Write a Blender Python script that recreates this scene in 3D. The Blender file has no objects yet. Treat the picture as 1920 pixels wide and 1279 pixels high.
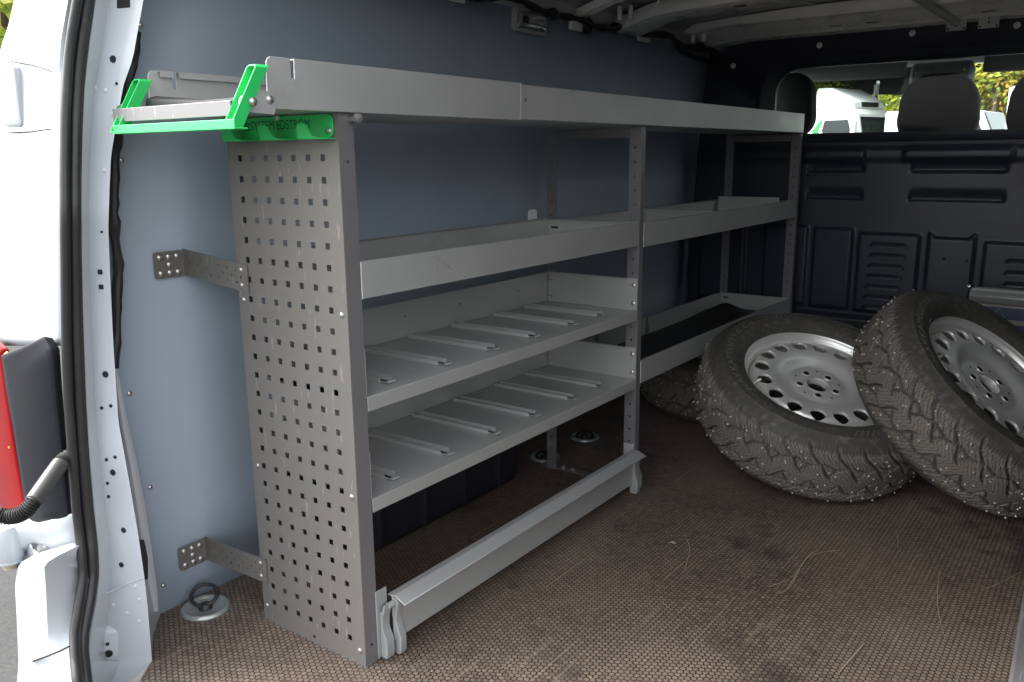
import bpy, math, random
import numpy as np
from mathutils import Vector, Matrix
PI = math.pi
random.seed(7)
scn = bpy.context.scene
COL = scn.collection

# ------------------------------------------------------------------ camera
IW, IH, FPX = 1920.0, 1279.0, 1580.4
yaw, pitch, roll = .6324, -.217, -.010
O = Vector((1.0919, -1.0030, .9631))
F = Vector((-math.sin(yaw)*math.cos(pitch), math.cos(yaw)*math.cos(pitch), math.sin(pitch)))
R0 = Vector((math.cos(yaw), math.sin(yaw), 0)); U0 = R0.cross(F)
R = R0*math.cos(roll)+U0*math.sin(roll); U = -R0*math.sin(roll)+U0*math.cos(roll)
cam = bpy.data.cameras.new('camera'); co = bpy.data.objects.new('camera', cam); COL.objects.link(co)
m = Matrix.Identity(4)
for i in range(3):
    m[i][0], m[i][1], m[i][2], m[i][3] = R[i], U[i], -F[i], O[i]
co.matrix_world = m
cam.sensor_width = 36; cam.lens = FPX/IW*36; cam.clip_start = .05; cam.clip_end = 3000
scn.camera = co
scn.render.resolution_x, scn.render.resolution_y = 1024, 682

# ------------------------------------------------------------------ sky, sun, exposure
SUN_AZ, SUN_EL = math.radians(-116), math.radians(50)     # azimuth from +Y (van forward) to the right
w = bpy.data.worlds.new('World'); scn.world = w; w.use_nodes = True
nt = w.node_tree; bg = nt.nodes['Background']
sky = nt.nodes.new('ShaderNodeTexSky'); sky.sky_type = 'NISHITA'; sky.sun_disc = False
sky.sun_elevation = SUN_EL; sky.sun_rotation = SUN_AZ
sky.air_density = 1.0; sky.dust_density = 4.0; sky.ozone_density = 1.0
hs = nt.nodes.new('ShaderNodeHueSaturation'); hs.inputs['Saturation'].default_value = .18
nt.links.new(sky.outputs[0], hs.inputs['Color']); nt.links.new(hs.outputs[0], bg.inputs[0])
bg.inputs[1].default_value = .15
sl = bpy.data.lights.new('sun', 'SUN'); sl.energy = 1.05; sl.angle = math.radians(12.0); sl.color = (1, .95, .87)
so = bpy.data.objects.new('sun', sl); COL.objects.link(so)
sd = Vector((math.sin(SUN_AZ)*math.cos(SUN_EL), math.cos(SUN_AZ)*math.cos(SUN_EL), math.sin(SUN_EL)))
so.rotation_euler = sd.to_track_quat('Z', 'Y').to_euler(); so.location = (-6, 4, 8)
vs = scn.view_settings
vs.view_transform = 'Standard'; vs.look = 'None'; vs.gamma = 1; vs.use_curve_mapping = False
vs.exposure = 2.5
scn.cycles.max_bounces = 10; scn.cycles.diffuse_bounces = 6; scn.cycles.glossy_bounces = 5
scn.cycles.transparent_max_bounces = 16

def at(u, v, axis, val):                     # pixel -> point on an axis plane
    d = F + R*((u-IW/2)/FPX) - U*((v-IH/2)/FPX)
    return O + d*((val-O[axis])/d[axis])

# ------------------------------------------------------------------ materials
def mat(name, col, rough=.5, metal=0., spec=.5, var=.12, vscale=6., bump=0., bscale=200., stretch=None,
        rvar=.08, dirt=None, dscale=3., dthr=.55, coat=0., scr=0., scrcol=(.6, .6, .6), trans=0.):
    M = bpy.data.materials.new(name); M.use_nodes = True
    t = M.node_tree; N = t.nodes; L = t.links; b = N['Principled BSDF']
    b.inputs['Roughness'].default_value = rough; b.inputs['Metallic'].default_value = metal
    b.inputs['Specular IOR Level'].default_value = spec
    if coat: b.inputs['Coat Weight'].default_value = coat; b.inputs['Coat Roughness'].default_value = .08
    if trans: b.inputs['Transmission Weight'].default_value = trans
    tc = N.new('ShaderNodeTexCoord'); vec = tc.outputs['Object']
    if stretch:
        mp = N.new('ShaderNodeMapping'); mp.inputs['Scale'].default_value = stretch
        L.new(vec, mp.inputs[0]); vec = mp.outputs[0]
    n1 = N.new('ShaderNodeTexNoise'); n1.inputs['Scale'].default_value = vscale; n1.inputs['Detail'].default_value = 5
    L.new(vec, n1.inputs['Vector'])
    mx = N.new('ShaderNodeMix'); mx.data_type = 'RGBA'
    c = Vector(col[:3])
    mx.inputs[6].default_value = (*[max(0, x*(1-var)) for x in c], 1); mx.inputs[7].default_value = (*[min(1, x*(1+var)) for x in c], 1)
    L.new(n1.outputs[0], mx.inputs[0]); out = mx.outputs[2]
    if dirt:
        n2 = N.new('ShaderNodeTexNoise'); n2.inputs['Scale'].default_value = dscale; n2.inputs['Detail'].default_value = 8
        n2.inputs['Roughness'].default_value = .65
        L.new(tc.outputs['Object'], n2.inputs['Vector'])
        r = N.new('ShaderNodeMapRange'); r.inputs[1].default_value = dthr; r.inputs[2].default_value = dthr+.2
        r.inputs[4].default_value = dirt[3] if len(dirt) > 3 else .6
        L.new(n2.outputs[0], r.inputs[0])
        m2 = N.new('ShaderNodeMix'); m2.data_type = 'RGBA'; m2.inputs[7].default_value = (*dirt[:3], 1)
        L.new(out, m2.inputs[6]); L.new(r.outputs[0], m2.inputs[0]); out = m2.outputs[2]
    if scr:                                   # fine random scratches
        mp2 = N.new('ShaderNodeMapping'); mp2.inputs['Rotation'].default_value = (.3, .5, .4); mp2.inputs['Scale'].default_value = (90, 5, 14)
        L.new(tc.outputs['Object'], mp2.inputs[0])
        n3 = N.new('ShaderNodeTexNoise'); n3.inputs['Scale'].default_value = 1.6; n3.inputs['Detail'].default_value = 2; L.new(mp2.outputs[0], n3.inputs['Vector'])
        r3 = N.new('ShaderNodeMapRange'); r3.inputs[1].default_value = .665; r3.inputs[2].default_value = .72; r3.inputs[4].default_value = scr
        L.new(n3.outputs[0], r3.inputs[0])
        m3 = N.new('ShaderNodeMix'); m3.data_type = 'RGBA'; m3.inputs[7].default_value = (*scrcol, 1)
        L.new(out, m3.inputs[6]); L.new(r3.outputs[0], m3.inputs[0]); out = m3.outputs[2]
    L.new(out, b.inputs['Base Color'])
    if rvar:
        r4 = N.new('ShaderNodeMapRange'); r4.inputs[3].default_value = max(.02, rough-rvar); r4.inputs[4].default_value = rough+rvar
        n4 = N.new('ShaderNodeTexNoise'); n4.inputs['Scale'].default_value = vscale*2.3; n4.inputs['Detail'].default_value = 6
        L.new(vec, n4.inputs['Vector']); L.new(n4.outputs[0], r4.inputs[0]); L.new(r4.outputs[0], b.inputs['Roughness'])
    if bump:
        n5 = N.new('ShaderNodeTexNoise'); n5.inputs['Scale'].default_value = bscale; n5.inputs['Detail'].default_value = 3
        L.new(vec, n5.inputs['Vector'])
        bp = N.new('ShaderNodeBump'); bp.inputs['Strength'].default_value = bump; bp.inputs['Distance'].default_value = .002
        L.new(n5.outputs[0], bp.inputs['Height']); L.new(bp.outputs[0], b.inputs['Normal'])
    return M

M = {}
M['rack'] = mat('rack_grey_metal', (.48, .485, .47), .40, .42, var=.13, vscale=5, rvar=.14, bump=.05, bscale=700, dirt=(.20, .18, .15, .35), dscale=5, dthr=.58, scr=.35, scrcol=(.5, .5, .5))
M['panel'] = mat('end_panel_grey', (.175, .166, .153), .45, .3, var=.07, vscale=4, bump=.05, bscale=700, dirt=(.33, .27, .2, .35), dscale=6, dthr=.6, scr=.3, scrcol=(.5, .47, .42))
M['post'] = mat('post_grey', (.19, .185, .19), .42, .3, var=.08, vscale=5, bump=.05, bscale=700, scr=.4, scrcol=(.5, .5, .5))
M['alu'] = mat('aluminium_grey', (.48, .485, .475), .38, .4, var=.06, vscale=4, stretch=(6, .4, 6), scr=.3)
M['clip'] = mat('grey_plastic', (.28, .287, .285), .5, 0, var=.08, bump=.05)
M['screw'] = mat('zinc_screw', (.55, .53, .50), .3, .9, var=.1, vscale=80)
M['dark'] = mat('dark_hole', (.006, .006, .007), .8, 0, rvar=0)
M['wall'] = mat('blue_grey_wall_panel', (.35, .415, .49), .42, 0, spec=.45, var=.05, vscale=1.5, bump=.04, bscale=300, dirt=(.20, .235, .27, .4), dscale=5, dthr=.57, scr=.18, scrcol=(.32, .36, .42))
M['black'] = mat('black_liner_plastic', (.024, .025, .031), .42, 0, spec=.4, var=.2, vscale=4, bump=.12, bscale=500)
M['bulk'] = mat('bulkhead_black_paint', (.030, .033, .045), .36, 0, spec=.45, var=.25, vscale=3, bump=.10, bscale=350, dirt=(.035, .035, .04, .3), dscale=4, dthr=.6)
M['white'] = mat('white_car_paint', (.445, .472, .50), .32, 0, var=.015, vscale=2, coat=.35, rvar=.05, dirt=(.55, .55, .55, .25), dscale=7, dthr=.62)
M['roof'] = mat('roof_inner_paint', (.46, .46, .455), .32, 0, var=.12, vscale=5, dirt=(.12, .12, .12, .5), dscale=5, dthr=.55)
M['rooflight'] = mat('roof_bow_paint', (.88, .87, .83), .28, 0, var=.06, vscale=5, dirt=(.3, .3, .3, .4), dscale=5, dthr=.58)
M['seal'] = mat('door_seal_rubber', (.022, .021, .021), .42, 0, spec=.5, var=.3, vscale=25, bump=.2, bscale=250, stretch=(1, 1, .2), dirt=(.09, .085, .08, .5), dscale=14, dthr=.56)
M['cable'] = mat('black_cable', (.02, .02, .02), .5, 0, var=.2, bump=.2, bscale=120)
M['conduit'] = mat('grey_black_conduit', (.06, .06, .058), .42, 0, var=.2, vscale=30)
M['lampblack'] = mat('lamp_black_cover', (.013, .014, .019), .6, 0, spec=.2, var=.1, bump=.08, bscale=600)
M['green'] = mat('green_powder_coat', (.03, .55, .13), .38, 0, var=.05, vscale=8, bump=.04, bscale=700)
M['ink'] = mat('dark_green_ink', (.006, .06, .02), .6, 0, rvar=0)
M['rubbermat'] = mat('black_rubber_mat', (.02, .02, .022), .6, 0, var=.2, bump=.3, bscale=300)
M['steelw'] = mat('wheel_silver_paint', (.82, .82, .78), .33, .5, var=.04, vscale=6, rvar=.05, dirt=(.30, .29, .27, .35), dscale=9, dthr=.6)
M['rust'] = mat('rusty_seat', (.28, .13, .05), .6, .2, var=.4, vscale=120)
M['valve'] = mat('valve_cap', (.62, .6, .52), .4, .4)
M['letters'] = mat('tyre_letter_rubber', (.115, .112, .105), .55, 0, var=.1)
M['stud'] = mat('stud_steel', (.62, .61, .58), .4, .3, var=.1)
M['straw'] = mat('dry_straw', (.40, .34, .25), .7, 0, var=.25, vscale=60)
M['crumb'] = mat('dry_debris', (.33, .28, .20), .8, 0, var=.4, vscale=90)
M['zinc'] = mat('zinc_dish', (.40, .43, .42), .30, .5, var=.12, vscale=25, dirt=(.30, .27, .21, .6), dscale=26, dthr=.50)
M['cloth'] = mat('seat_cloth_black', (.005, .005, .006), .85, 0, var=.15, vscale=40, bump=.3, bscale=600)
M['trim'] = mat('cab_trim_grey', (.22, .22, .22), .7, 0, var=.08)
M['trimdark'] = mat('cab_trim_dark', (.03, .03, .032), .7, 0, var=.1)
M['label'] = mat('blue_print', (.08, .09, .17), .5, 0, var=.1)
M['card'] = mat('cardboard_print', (.42, .38, .33), .6, 0, var=.08)
M['asphalt'] = mat('asphalt', (.05, .05, .05), .85, 0, spec=.12, var=.5, vscale=90, bump=.6, bscale=160, dirt=(.03, .03, .03, .6), dscale=1.5, dthr=.55)
M['lens'] = mat('clear_lens', (.42, .44, .45), .12, .7, var=.3, vscale=40)
M['chrome'] = mat('reflector', (.7, .7, .7), .2, .9)
M['red'] = mat('red_lamp_lens', (.17, .001, .002), .25, 0, spec=.12, var=.25, vscale=14, rvar=.04)
M['amber'] = mat('amber_lens', (.9, .28, .01), .15, 0, var=.1)
M['leafy'] = mat('leaf_yellow_green', (.38, .40, .04), .6, 0, var=.4, vscale=.9)
M['leafg'] = mat('leaf_green', (.20, .29, .035), .6, 0, var=.4, vscale=.9)
M['leafo'] = mat('leaf_orange', (.40, .27, .03), .6, 0, var=.4, vscale=.9)
M['bark'] = mat('bark', (.10, .08, .06), .9, 0, var=.3, vscale=15)
M['truckwhite'] = mat('truck_white', (.80, .80, .80), .35, 0, var=.02, coat=.3)
M['truckgreen'] = mat('truck_green', (.04, .42, .08), .4, 0, var=.05)
M['truckdark'] = mat('truck_dark_glass', (.02, .025, .03), .1, 0, var=.1)
M['yellow'] = mat('yellow_panel', (.75, .62, .04), .5, 0, var=.05)
M['steel'] = mat('galvanised_steel', (.35, .36, .37), .45, .6, var=.1)
M['solar'] = mat('solar_panel_dark', (.02, .028, .045), .9, 0, spec=.02, var=.2)
M['orange'] = mat('orange_sticker', (.7, .16, .03), .5, 0, var=.05)

def leaf_translucent(n):
    Mx = M[n]; t = Mx.node_tree; b = t.nodes['Principled BSDF']; o = t.nodes['Material Output']
    tr = t.nodes.new('ShaderNodeBsdfTranslucent'); ad = t.nodes.new('ShaderNodeMixShader'); ad.inputs[0].default_value = .45
    src = b.inputs['Base Color'].links[0].from_socket
    t.links.new(src, tr.inputs[0]); t.links.new(b.outputs[0], ad.inputs[1]); t.links.new(tr.outputs[0], ad.inputs[2]); t.links.new(ad.outputs[0], o.inputs[0])
for n in ('leafy', 'leafg', 'leafo'): leaf_translucent(n)

def glass_mat(name, tint, rough=.01):
    g = bpy.data.materials.new(name); g.use_nodes = True; t = g.node_tree; t.nodes.clear()
    o = t.nodes.new('ShaderNodeOutputMaterial'); tr = t.nodes.new('ShaderNodeBsdfTransparent'); tr.inputs[0].default_value = (*tint, 1)
    gl = t.nodes.new('ShaderNodeBsdfGlossy'); gl.inputs['Roughness'].default_value = rough
    lw = t.nodes.new('ShaderNodeLayerWeight'); lw.inputs[0].default_value = .5
    pw = t.nodes.new('ShaderNodeMath'); pw.operation = 'POWER'; pw.inputs[1].default_value = 5; t.links.new(lw.outputs['Facing'], pw.inputs[0])
    fr = t.nodes.new('ShaderNodeMath'); fr.operation = 'MULTIPLY_ADD'; fr.inputs[1].default_value = .95; fr.inputs[2].default_value = .005; t.links.new(pw.outputs[0], fr.inputs[0])
    mx = t.nodes.new('ShaderNodeMixShader')
    t.links.new(fr.outputs[0], mx.inputs[0]); t.links.new(tr.outputs[0], mx.inputs[1]); t.links.new(gl.outputs[0], mx.inputs[2]); t.links.new(mx.outputs[0], o.inputs[0])
    return g
M['glass'] = glass_mat('window_glass', (.90, .94, .92))

def floor_mat():
    Mx = bpy.data.materials.new('hex_mesh_phenolic_floor'); Mx.use_nodes = True; t = Mx.node_tree; N = t.nodes; L = t.links; b = N['Principled BSDF']
    tc = N.new('ShaderNodeTexCoord')
    sep = N.new('ShaderNodeSeparateXYZ'); L.new(tc.outputs['Object'], sep.inputs[0])
    # hex lattice, neighbours along y
    nz = N.new('ShaderNodeTexNoise'); nz.inputs['Scale'].default_value = 260; nz.inputs['Detail'].default_value = 1
    L.new(tc.outputs['Object'], nz.inputs['Vector'])
    cmb = N.new('ShaderNodeCombineXYZ')
    P = .0118
    def mth(op, a, bb=None, c=None):
        n = N.new('ShaderNodeMath'); n.operation = op
        for i, x in enumerate((a, bb, c)):
            if x is None: continue
            if isinstance(x, (int, float)): n.inputs[i].default_value = x
            else: L.new(x, n.inputs[i])
        return n.outputs[0]
    jit = mth('MULTIPLY', mth('SUBTRACT', nz.outputs[0], .5), .16)
    px = mth('ADD', mth('MULTIPLY', mth('ADD', sep.outputs[1], 6.), 1/P), jit); py = mth('ADD', mth('MULTIPLY', mth('ADD', sep.outputs[0], 6.), 1/P), jit)
    S3 = 1.7320508
    ax = mth('SUBTRACT', mth('MODULO', px, 1.), .5); ay = mth('SUBTRACT', mth('MODULO', py, S3), S3/2)
    bx = mth('SUBTRACT', mth('MODULO', mth('SUBTRACT', px, .5), 1.), .5); by = mth('SUBTRACT', mth('MODULO', mth('SUBTRACT', py, S3/2), S3), S3/2)
    da = mth('ADD', mth('MULTIPLY', ax, ax), mth('MULTIPLY', ay, ay)); db = mth('ADD', mth('MULTIPLY', bx, bx), mth('MULTIPLY', by, by))
    sel = mth('LESS_THAN', da, db); inv = mth('SUBTRACT', 1., sel)
    gx = mth('ADD', mth('MULTIPLY', ax, sel), mth('MULTIPLY', bx, inv)); gy = mth('ADD', mth('MULTIPLY', ay, sel), mth('MULTIPLY', by, inv))
    hx = mth('ABSOLUTE', gx); hy = mth('ABSOLUTE', gy)
    hexd = mth('MAXIMUM', hx, mth('ADD', mth('MULTIPLY', hx, .5), mth('MULTIPLY', hy, .8660254)))      # 0 centre .. .5 edge
    rnd = mth('SQRT', mth('ADD', mth('MULTIPLY', gx, gx), mth('MULTIPLY', gy, gy)))
    d = mth('ADD', mth('MULTIPLY', hexd, .6), mth('MULTIPLY', rnd, .4))
    groove = N.new('ShaderNodeMapRange'); groove.interpolation_type = 'SMOOTHSTEP'; groove.inputs[1].default_value = .385; groove.inputs[2].default_value = .47; L.new(d, groove.inputs[0])
    idv = N.new('ShaderNodeCombineXYZ'); L.new(mth('ROUND', mth('MULTIPLY', mth('SUBTRACT', px, gx), 2.)), idv.inputs[0]); L.new(mth('ROUND', mth('MULTIPLY', mth('SUBTRACT', py, gy), 2/S3)), idv.inputs[1])
    wn = N.new('ShaderNodeTexWhiteNoise'); wn.noise_dimensions = '2D'; L.new(idv.outputs[0], wn.inputs['Vector'])
    # large scale wear and stains
    def noise(sc, det=6, ro=.6, st=None):
        n = N.new('ShaderNodeTexNoise'); n.inputs['Scale'].default_value = sc; n.inputs['Detail'].default_value = det; n.inputs['Roughness'].default_value = ro
        if st:
            mp = N.new('ShaderNodeMapping'); mp.inputs['Scale'].default_value = st; L.new(tc.outputs['Object'], mp.inputs[0]); L.new(mp.outputs[0], n.inputs['Vector'])
        else: L.new(tc.outputs['Object'], n.inputs['Vector'])
        return n.outputs[0]
    def mr(x, a, bb, c=0., dd=1.):
        n = N.new('ShaderNodeMapRange'); n.inputs[1].default_value = a; n.inputs[2].default_value = bb; n.inputs[3].default_value = c; n.inputs[4].default_value = dd; L.new(x, n.inputs[0]); return n.outputs[0]
    def mix(f, c1, c2):
        n = N.new('ShaderNodeMix'); n.data_type = 'RGBA'; L.new(f, n.inputs[0])
        for i, c in ((6, c1), (7, c2)):
            if isinstance(c, tuple): n.inputs[i].default_value = (*c, 1)
            else: L.new(c, n.inputs[i])
        return n.outputs[2]
    wear = mr(noise(2.2), .38, .62)
    cell = mix(wear, (.102, .077, .062), (.195, .150, .117))
    cell = mix(mr(wn.outputs[0], 0, 1, 0, .55), cell, (.26, .20, .15))
    cell = mix(mr(noise(3.4, 7, .62), .56, .66, 0, .75), cell, (.045, .034, .032))       # dark oily stains
    dust = mr(noise(7, 9, .7), .52, .75, 0, .55)
    gro = mix(dust, (.014, .010, .009), (.11, .083, .060))
    col = mix(groove.outputs[0], cell, gro)
    col = mix(mr(noise(5, 9, .72, (1, .35, 1)), .60, .78, 0, .5), col, (.36, .285, .21))           # dusty scuffs
    scr = mr(noise(1.6, 2, .4, (70, 1.6, 1)), .66, .73, 0, .38)
    col = mix(scr, col, (.34, .28, .21))
    L.new(col, b.inputs['Base Color'])
    L.new(mr(noise(9), .3, .7, .42, .68), b.inputs['Roughness'])
    b.inputs['Specular IOR Level'].default_value = .38
    bp = N.new('ShaderNodeBump'); bp.inputs['Strength'].default_value = .7; bp.inputs['Distance'].default_value = .0012
    hgt = mth('SUBTRACT', 1., groove.outputs[0]); L.new(hgt, bp.inputs['Height']); L.new(bp.outputs[0], b.inputs['Normal'])
    return Mx
M['floor'] = floor_mat()

def tyre_mat():
    Mx = mat('tyre_rubber', (.060, .057, .052), .62, 0, spec=.35, var=.35, vscale=14, dirt=(.20, .175, .14, .6), dscale=55, dthr=.52, bump=.25, bscale=180)
    t = Mx.node_tree; N = t.nodes; L = t.links; b = N['Principled BSDF']
    uv = N.new('ShaderNodeUVMap'); sep = N.new('ShaderNodeSeparateXYZ'); L.new(uv.outputs[0], sep.inputs[0])
    # sipes: wavy thin cuts, only where the 'tread' vertex attribute says tread
    at_ = N.new('ShaderNodeAttribute'); at_.attribute_name = 'tread'
    wv = N.new('ShaderNodeTexWave'); wv.inputs['Scale'].default_value = 1.; wv.inputs['Distortion'].default_value = 5.5; wv.inputs['Detail'].default_value = 3; wv.inputs['Detail Scale'].default_value = 1.6
    mp = N.new('ShaderNodeMapping'); mp.inputs['Scale'].default_value = (60, 5, 1); L.new(uv.outputs[0], mp.inputs[0]); L.new(mp.outputs[0], wv.inputs['Vector'])
    r = N.new('ShaderNodeMapRange'); r.inputs[1].default_value = .86; r.inputs[2].default_value = .99; r.inputs[4].default_value = .75; L.new(wv.outputs['Fac'], r.inputs[0])
    mu = N.new('ShaderNodeMath'); mu.operation = 'MULTIPLY'; L.new(r.outputs[0], mu.inputs[0]); L.new(at_.outputs['Fac'], mu.inputs[1])
    old = b.inputs['Base Color'].links[0].from_socket
    td = N.new('ShaderNodeMix'); td.data_type = 'RGBA'; td.inputs[7].default_value = (.20, .182, .150, 1)
    tm = N.new('ShaderNodeMath'); tm.operation = 'MULTIPLY'; tm.inputs[1].default_value = .62; L.new(at_.outputs['Fac'], tm.inputs[0]); L.new(tm.outputs[0], td.inputs[0]); L.new(old, td.inputs[6]); old = td.outputs[2]
    mx = N.new('ShaderNodeMix'); mx.data_type = 'RGBA'; mx.inputs[7].default_value = (.006, .006, .006, 1)
    L.new(mu.outputs[0], mx.inputs[0]); L.new(old, mx.inputs[6]); L.new(mx.outputs[2], b.inputs['Base Color'])
    bp = N.new('ShaderNodeBump'); bp.invert = True; bp.inputs['Strength'].default_value = .5; bp.inputs['Distance'].default_value = .0015
    L.new(mu.outputs[0], bp.inputs['Height'])
    L.new(b.inputs['Normal'].links[0].from_socket, bp.inputs['Normal']); L.new(bp.outputs[0], b.inputs['Normal'])
    return Mx
M['tyre'] = tyre_mat()

# ------------------------------------------------------------------ mesh helpers
class MB:
    def __init__(s): s.v = []; s.f = []
    def add(s, vs, fs):
        o = len(s.v); s.v += [tuple(p) for p in vs]; s.f += [tuple(i+o for i in f) for f in fs]
    def box(s, x0, x1, y0, y1, z0, z1):
        vs = [(x, y, z) for z in (z0, z1) for y in (y0, y1) for x in (x0, x1)]
        s.add(vs, [(0, 2, 3, 1), (4, 5, 7, 6), (0, 1, 5, 4), (2, 6, 7, 3), (0, 4, 6, 2), (1, 3, 7, 5)]); return s
    def prism(s, prof, fn0, fn1):             # closed profile, two placements
        n = len(prof); s.add([fn0(p) for p in prof]+[fn1(p) for p in prof],
              [tuple(range(n))[::-1], tuple(range(n, 2*n))]+[(i, (i+1) % n, n+(i+1) % n, n+i) for i in range(n)]); return s
    def py(s, prof, y0, y1): return s.prism(prof, lambda p: (p[0], y0, p[1]), lambda p: (p[0], y1, p[1]))   # profile in xz
    def px(s, prof, x0, x1): return s.prism(prof, lambda p: (x0, p[0], p[1]), lambda p: (x1, p[0], p[1]))   # profile in yz
    def pz(s, prof, z0, z1): return s.prism(prof, lambda p: (p[0], p[1], z0), lambda p: (p[0], p[1], z1))
    def tube(s, pts, rad, n=10, cap=True):
        pts = [Vector(p) for p in pts]; k = len(pts); rr = rad if isinstance(rad, (list, tuple)) else [rad]*k
        up = Vector((.31, .2, .93)); vs = []
        for i, p in enumerate(pts):
            t = (pts[min(i+1, k-1)]-pts[max(i-1, 0)]).normalized()
            a = t.cross(up); a = a.normalized() if a.length > 1e-4 else t.orthogonal().normalized(); b = t.cross(a)
            vs += [p+a*rr[i]*math.cos(2*PI*j/n)+b*rr[i]*math.sin(2*PI*j/n) for j in range(n)]
        fs = [(i*n+j, i*n+(j+1) % n, (i+1)*n+(j+1) % n, (i+1)*n+j) for i in range(k-1) for j in range(n)]
        if cap: fs += [tuple(range(n))[::-1], tuple(range((k-1)*n, k*n))]
        s.add(vs, fs); return s
    def lathe(s, prof, n=48, closed=False, org=(0, 0, 0), ax=(0, 0, 1)):   # prof (r,z) around axis
        z = Vector(ax).normalized(); x = z.orthogonal().normalized(); y = z.cross(x); o = Vector(org); k = len(prof)
        vs = [o+x*(r*math.cos(2*PI*j/n))+y*(r*math.sin(2*PI*j/n))+z*h for r, h in prof for j in range(n)]
        rng = range(k) if closed else range(k-1)
        s.add(vs, [(i*n+j, i*n+(j+1) % n, ((i+1) % k)*n+(j+1) % n, ((i+1) % k)*n+j) for i in rng for j in range(n)]); return s
    def grid(s, rows):                        # rows of points
        a, b = len(rows), len(rows[0])
        s.add([p for r in rows for p in r], [(i*b+j, i*b+j+1, (i+1)*b+j+1, (i+1)*b+j) for i in range(a-1) for j in range(b-1)]); return s
    def build(s, name, material, parent=None, smooth=35, bevel=0., solid=0., bseg=1, loc=None):
        me = bpy.data.meshes.new(name); me.from_pydata(s.v, [], s.f); me.validate()
        me.materials.append(M[material] if isinstance(material, str) else material)
        if smooth:
            me.polygons.foreach_set('use_smooth', [True]*len(me.polygons)); me.update(); me.set_sharp_from_angle(angle=math.radians(smooth))
        o = bpy.data.objects.new(name, me); COL.objects.link(o)
        if parent is not None: o.parent = parent
        if solid:
            md = o.modifiers.new('solid', 'SOLIDIFY'); md.thickness = solid; md.offset = -1
        if bevel:
            md = o.modifiers.new('bevel', 'BEVEL'); md.width = bevel; md.segments = bseg; md.limit_method = 'ANGLE'; md.angle_limit = math.radians(40)
        if loc: o.location = loc
        return o
def thing(name, label, cat, group=None, loc=(0, 0, 0)):
    o = bpy.data.objects.new(name, None); COL.objects.link(o); o.location = loc; o.empty_display_size = .05
    o['label'] = label; o['category'] = cat
    if group: o['group'] = group
    return o
def tag(o, label, cat, group=None, kind=None):
    o['label'] = label; o['category'] = cat
    if group: o['group'] = group
    if kind: o['kind'] = kind
    return o
def dup(root, label=None):
    r = root.copy(); COL.objects.link(r)
    if label: r['label'] = label
    for ch in list(root.children):
        c = ch.copy(); COL.objects.link(c); c.parent = r
        for g in list(ch.children):
            d = g.copy(); COL.objects.link(d); d.parent = c
    return r
def inst(src, parent, loc=None, rot=None):    # shared-mesh copy of one part
    c = src.copy(); COL.objects.link(c); c.parent = parent
    if loc is not None: c.location = loc
    if rot is not None: c.rotation_euler = rot
    return c
def perf(mb, us, vs, holes, n, rad, fn, th):
    """plate over breakpoints us x vs; holes = set of (i,j) cells with an n-gon hole; fn(u,v,d) -> point, d = depth 0..th"""
    for i in range(len(us)-1):
        for j in range(len(vs)-1):
            u0, u1, v0, v1 = us[i], us[i+1], vs[j], vs[j+1]
            if (i, j) not in holes:
                mb.add([fn(u0, v0, 0), fn(u1, v0, 0), fn(u1, v1, 0), fn(u0, v1, 0)], [(0, 1, 2, 3)])
                mb.add([fn(u0, v0, th), fn(u1, v0, th), fn(u1, v1, th), fn(u0, v1, th)], [(3, 2, 1, 0)])
            else:
                cu, cv = (u0+u1)/2, (v0+v1)/2
                if n == 4: out = [(u0, v0), (u1, v0), (u1, v1), (u0, v1)]; inn = [(cu-rad, cv-rad), (cu+rad, cv-rad), (cu+rad, cv+rad), (cu-rad, cv+rad)]
                else:
                    out = [(u0, v0), (cu, v0), (u1, v0), (u1, cv), (u1, v1), (cu, v1), (u0, v1), (u0, cv)]
                    inn = [(cu+rad*math.cos(math.radians(a)), cv+rad*math.sin(math.radians(a))) for a in (225, 270, 315, 0, 45, 90, 135, 180)]
                k = len(out)
                for d, fl in ((0, 0), (th, 1)):
                    q = [fn(*p, d) for p in out+inn]
                    fs = [(a, (a+1) % k, k+(a+1) % k, k+a) for a in range(k)]
                    mb.add(q, [f[::-1] for f in fs] if fl else fs)
                mb.add([fn(*p, 0) for p in inn]+[fn(*p, th) for p in inn], [(a, (a+1) % k, k+(a+1) % k, k+a) for a in range(k)])
    # rim
    a, b, c, d = us[0], us[-1], vs[0], vs[-1]
    for p, q in (((a, c), (b, c)), ((b, c), (b, d)), ((b, d), (a, d)), ((a, d), (a, c))):
        mb.add([fn(*p, 0), fn(*q, 0), fn(*q, th), fn(*p, th)], [(3, 2, 1, 0)])
def text_mesh(txt, size, ext=.0004, align='LEFT', spacing=1.0):
    c = bpy.data.curves.new('txt', 'FONT'); c.body = txt; c.size = size; c.extrude = ext; c.align_x = align; c.space_character = spacing; c.resolution_u = 3
    o = bpy.data.objects.new('txt', c); COL.objects.link(o)
    dg = bpy.context.evaluated_depsgraph_get(); ev = o.evaluated_get(dg); me = ev.to_mesh()
    v = [x.co.copy() for x in me.vertices]; f = [tuple(p.vertices) for p in me.polygons]
    ev.to_mesh_clear(); bpy.data.objects.remove(o); bpy.data.curves.remove(c)
    return v, f
def interp(tab, x):
    xs = [t[0] for t in tab]; ys = [t[1] for t in tab]
    return float(np.interp(x, xs, ys))

# ================================================================== GROUND
GZ = -.62
mb = MB(); mb.box(-400, 400, -400, 400, GZ-.3, GZ)
g = mb.build('asphalt_ground', 'asphalt', smooth=0); g['kind'] = 'structure'

# ================================================================== VAN
van = thing('van', 'white cargo van seen through its open rear door, fitted with blue-grey wall panels', 'van', loc=(0, 0, 0))
BY = 2.52
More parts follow.
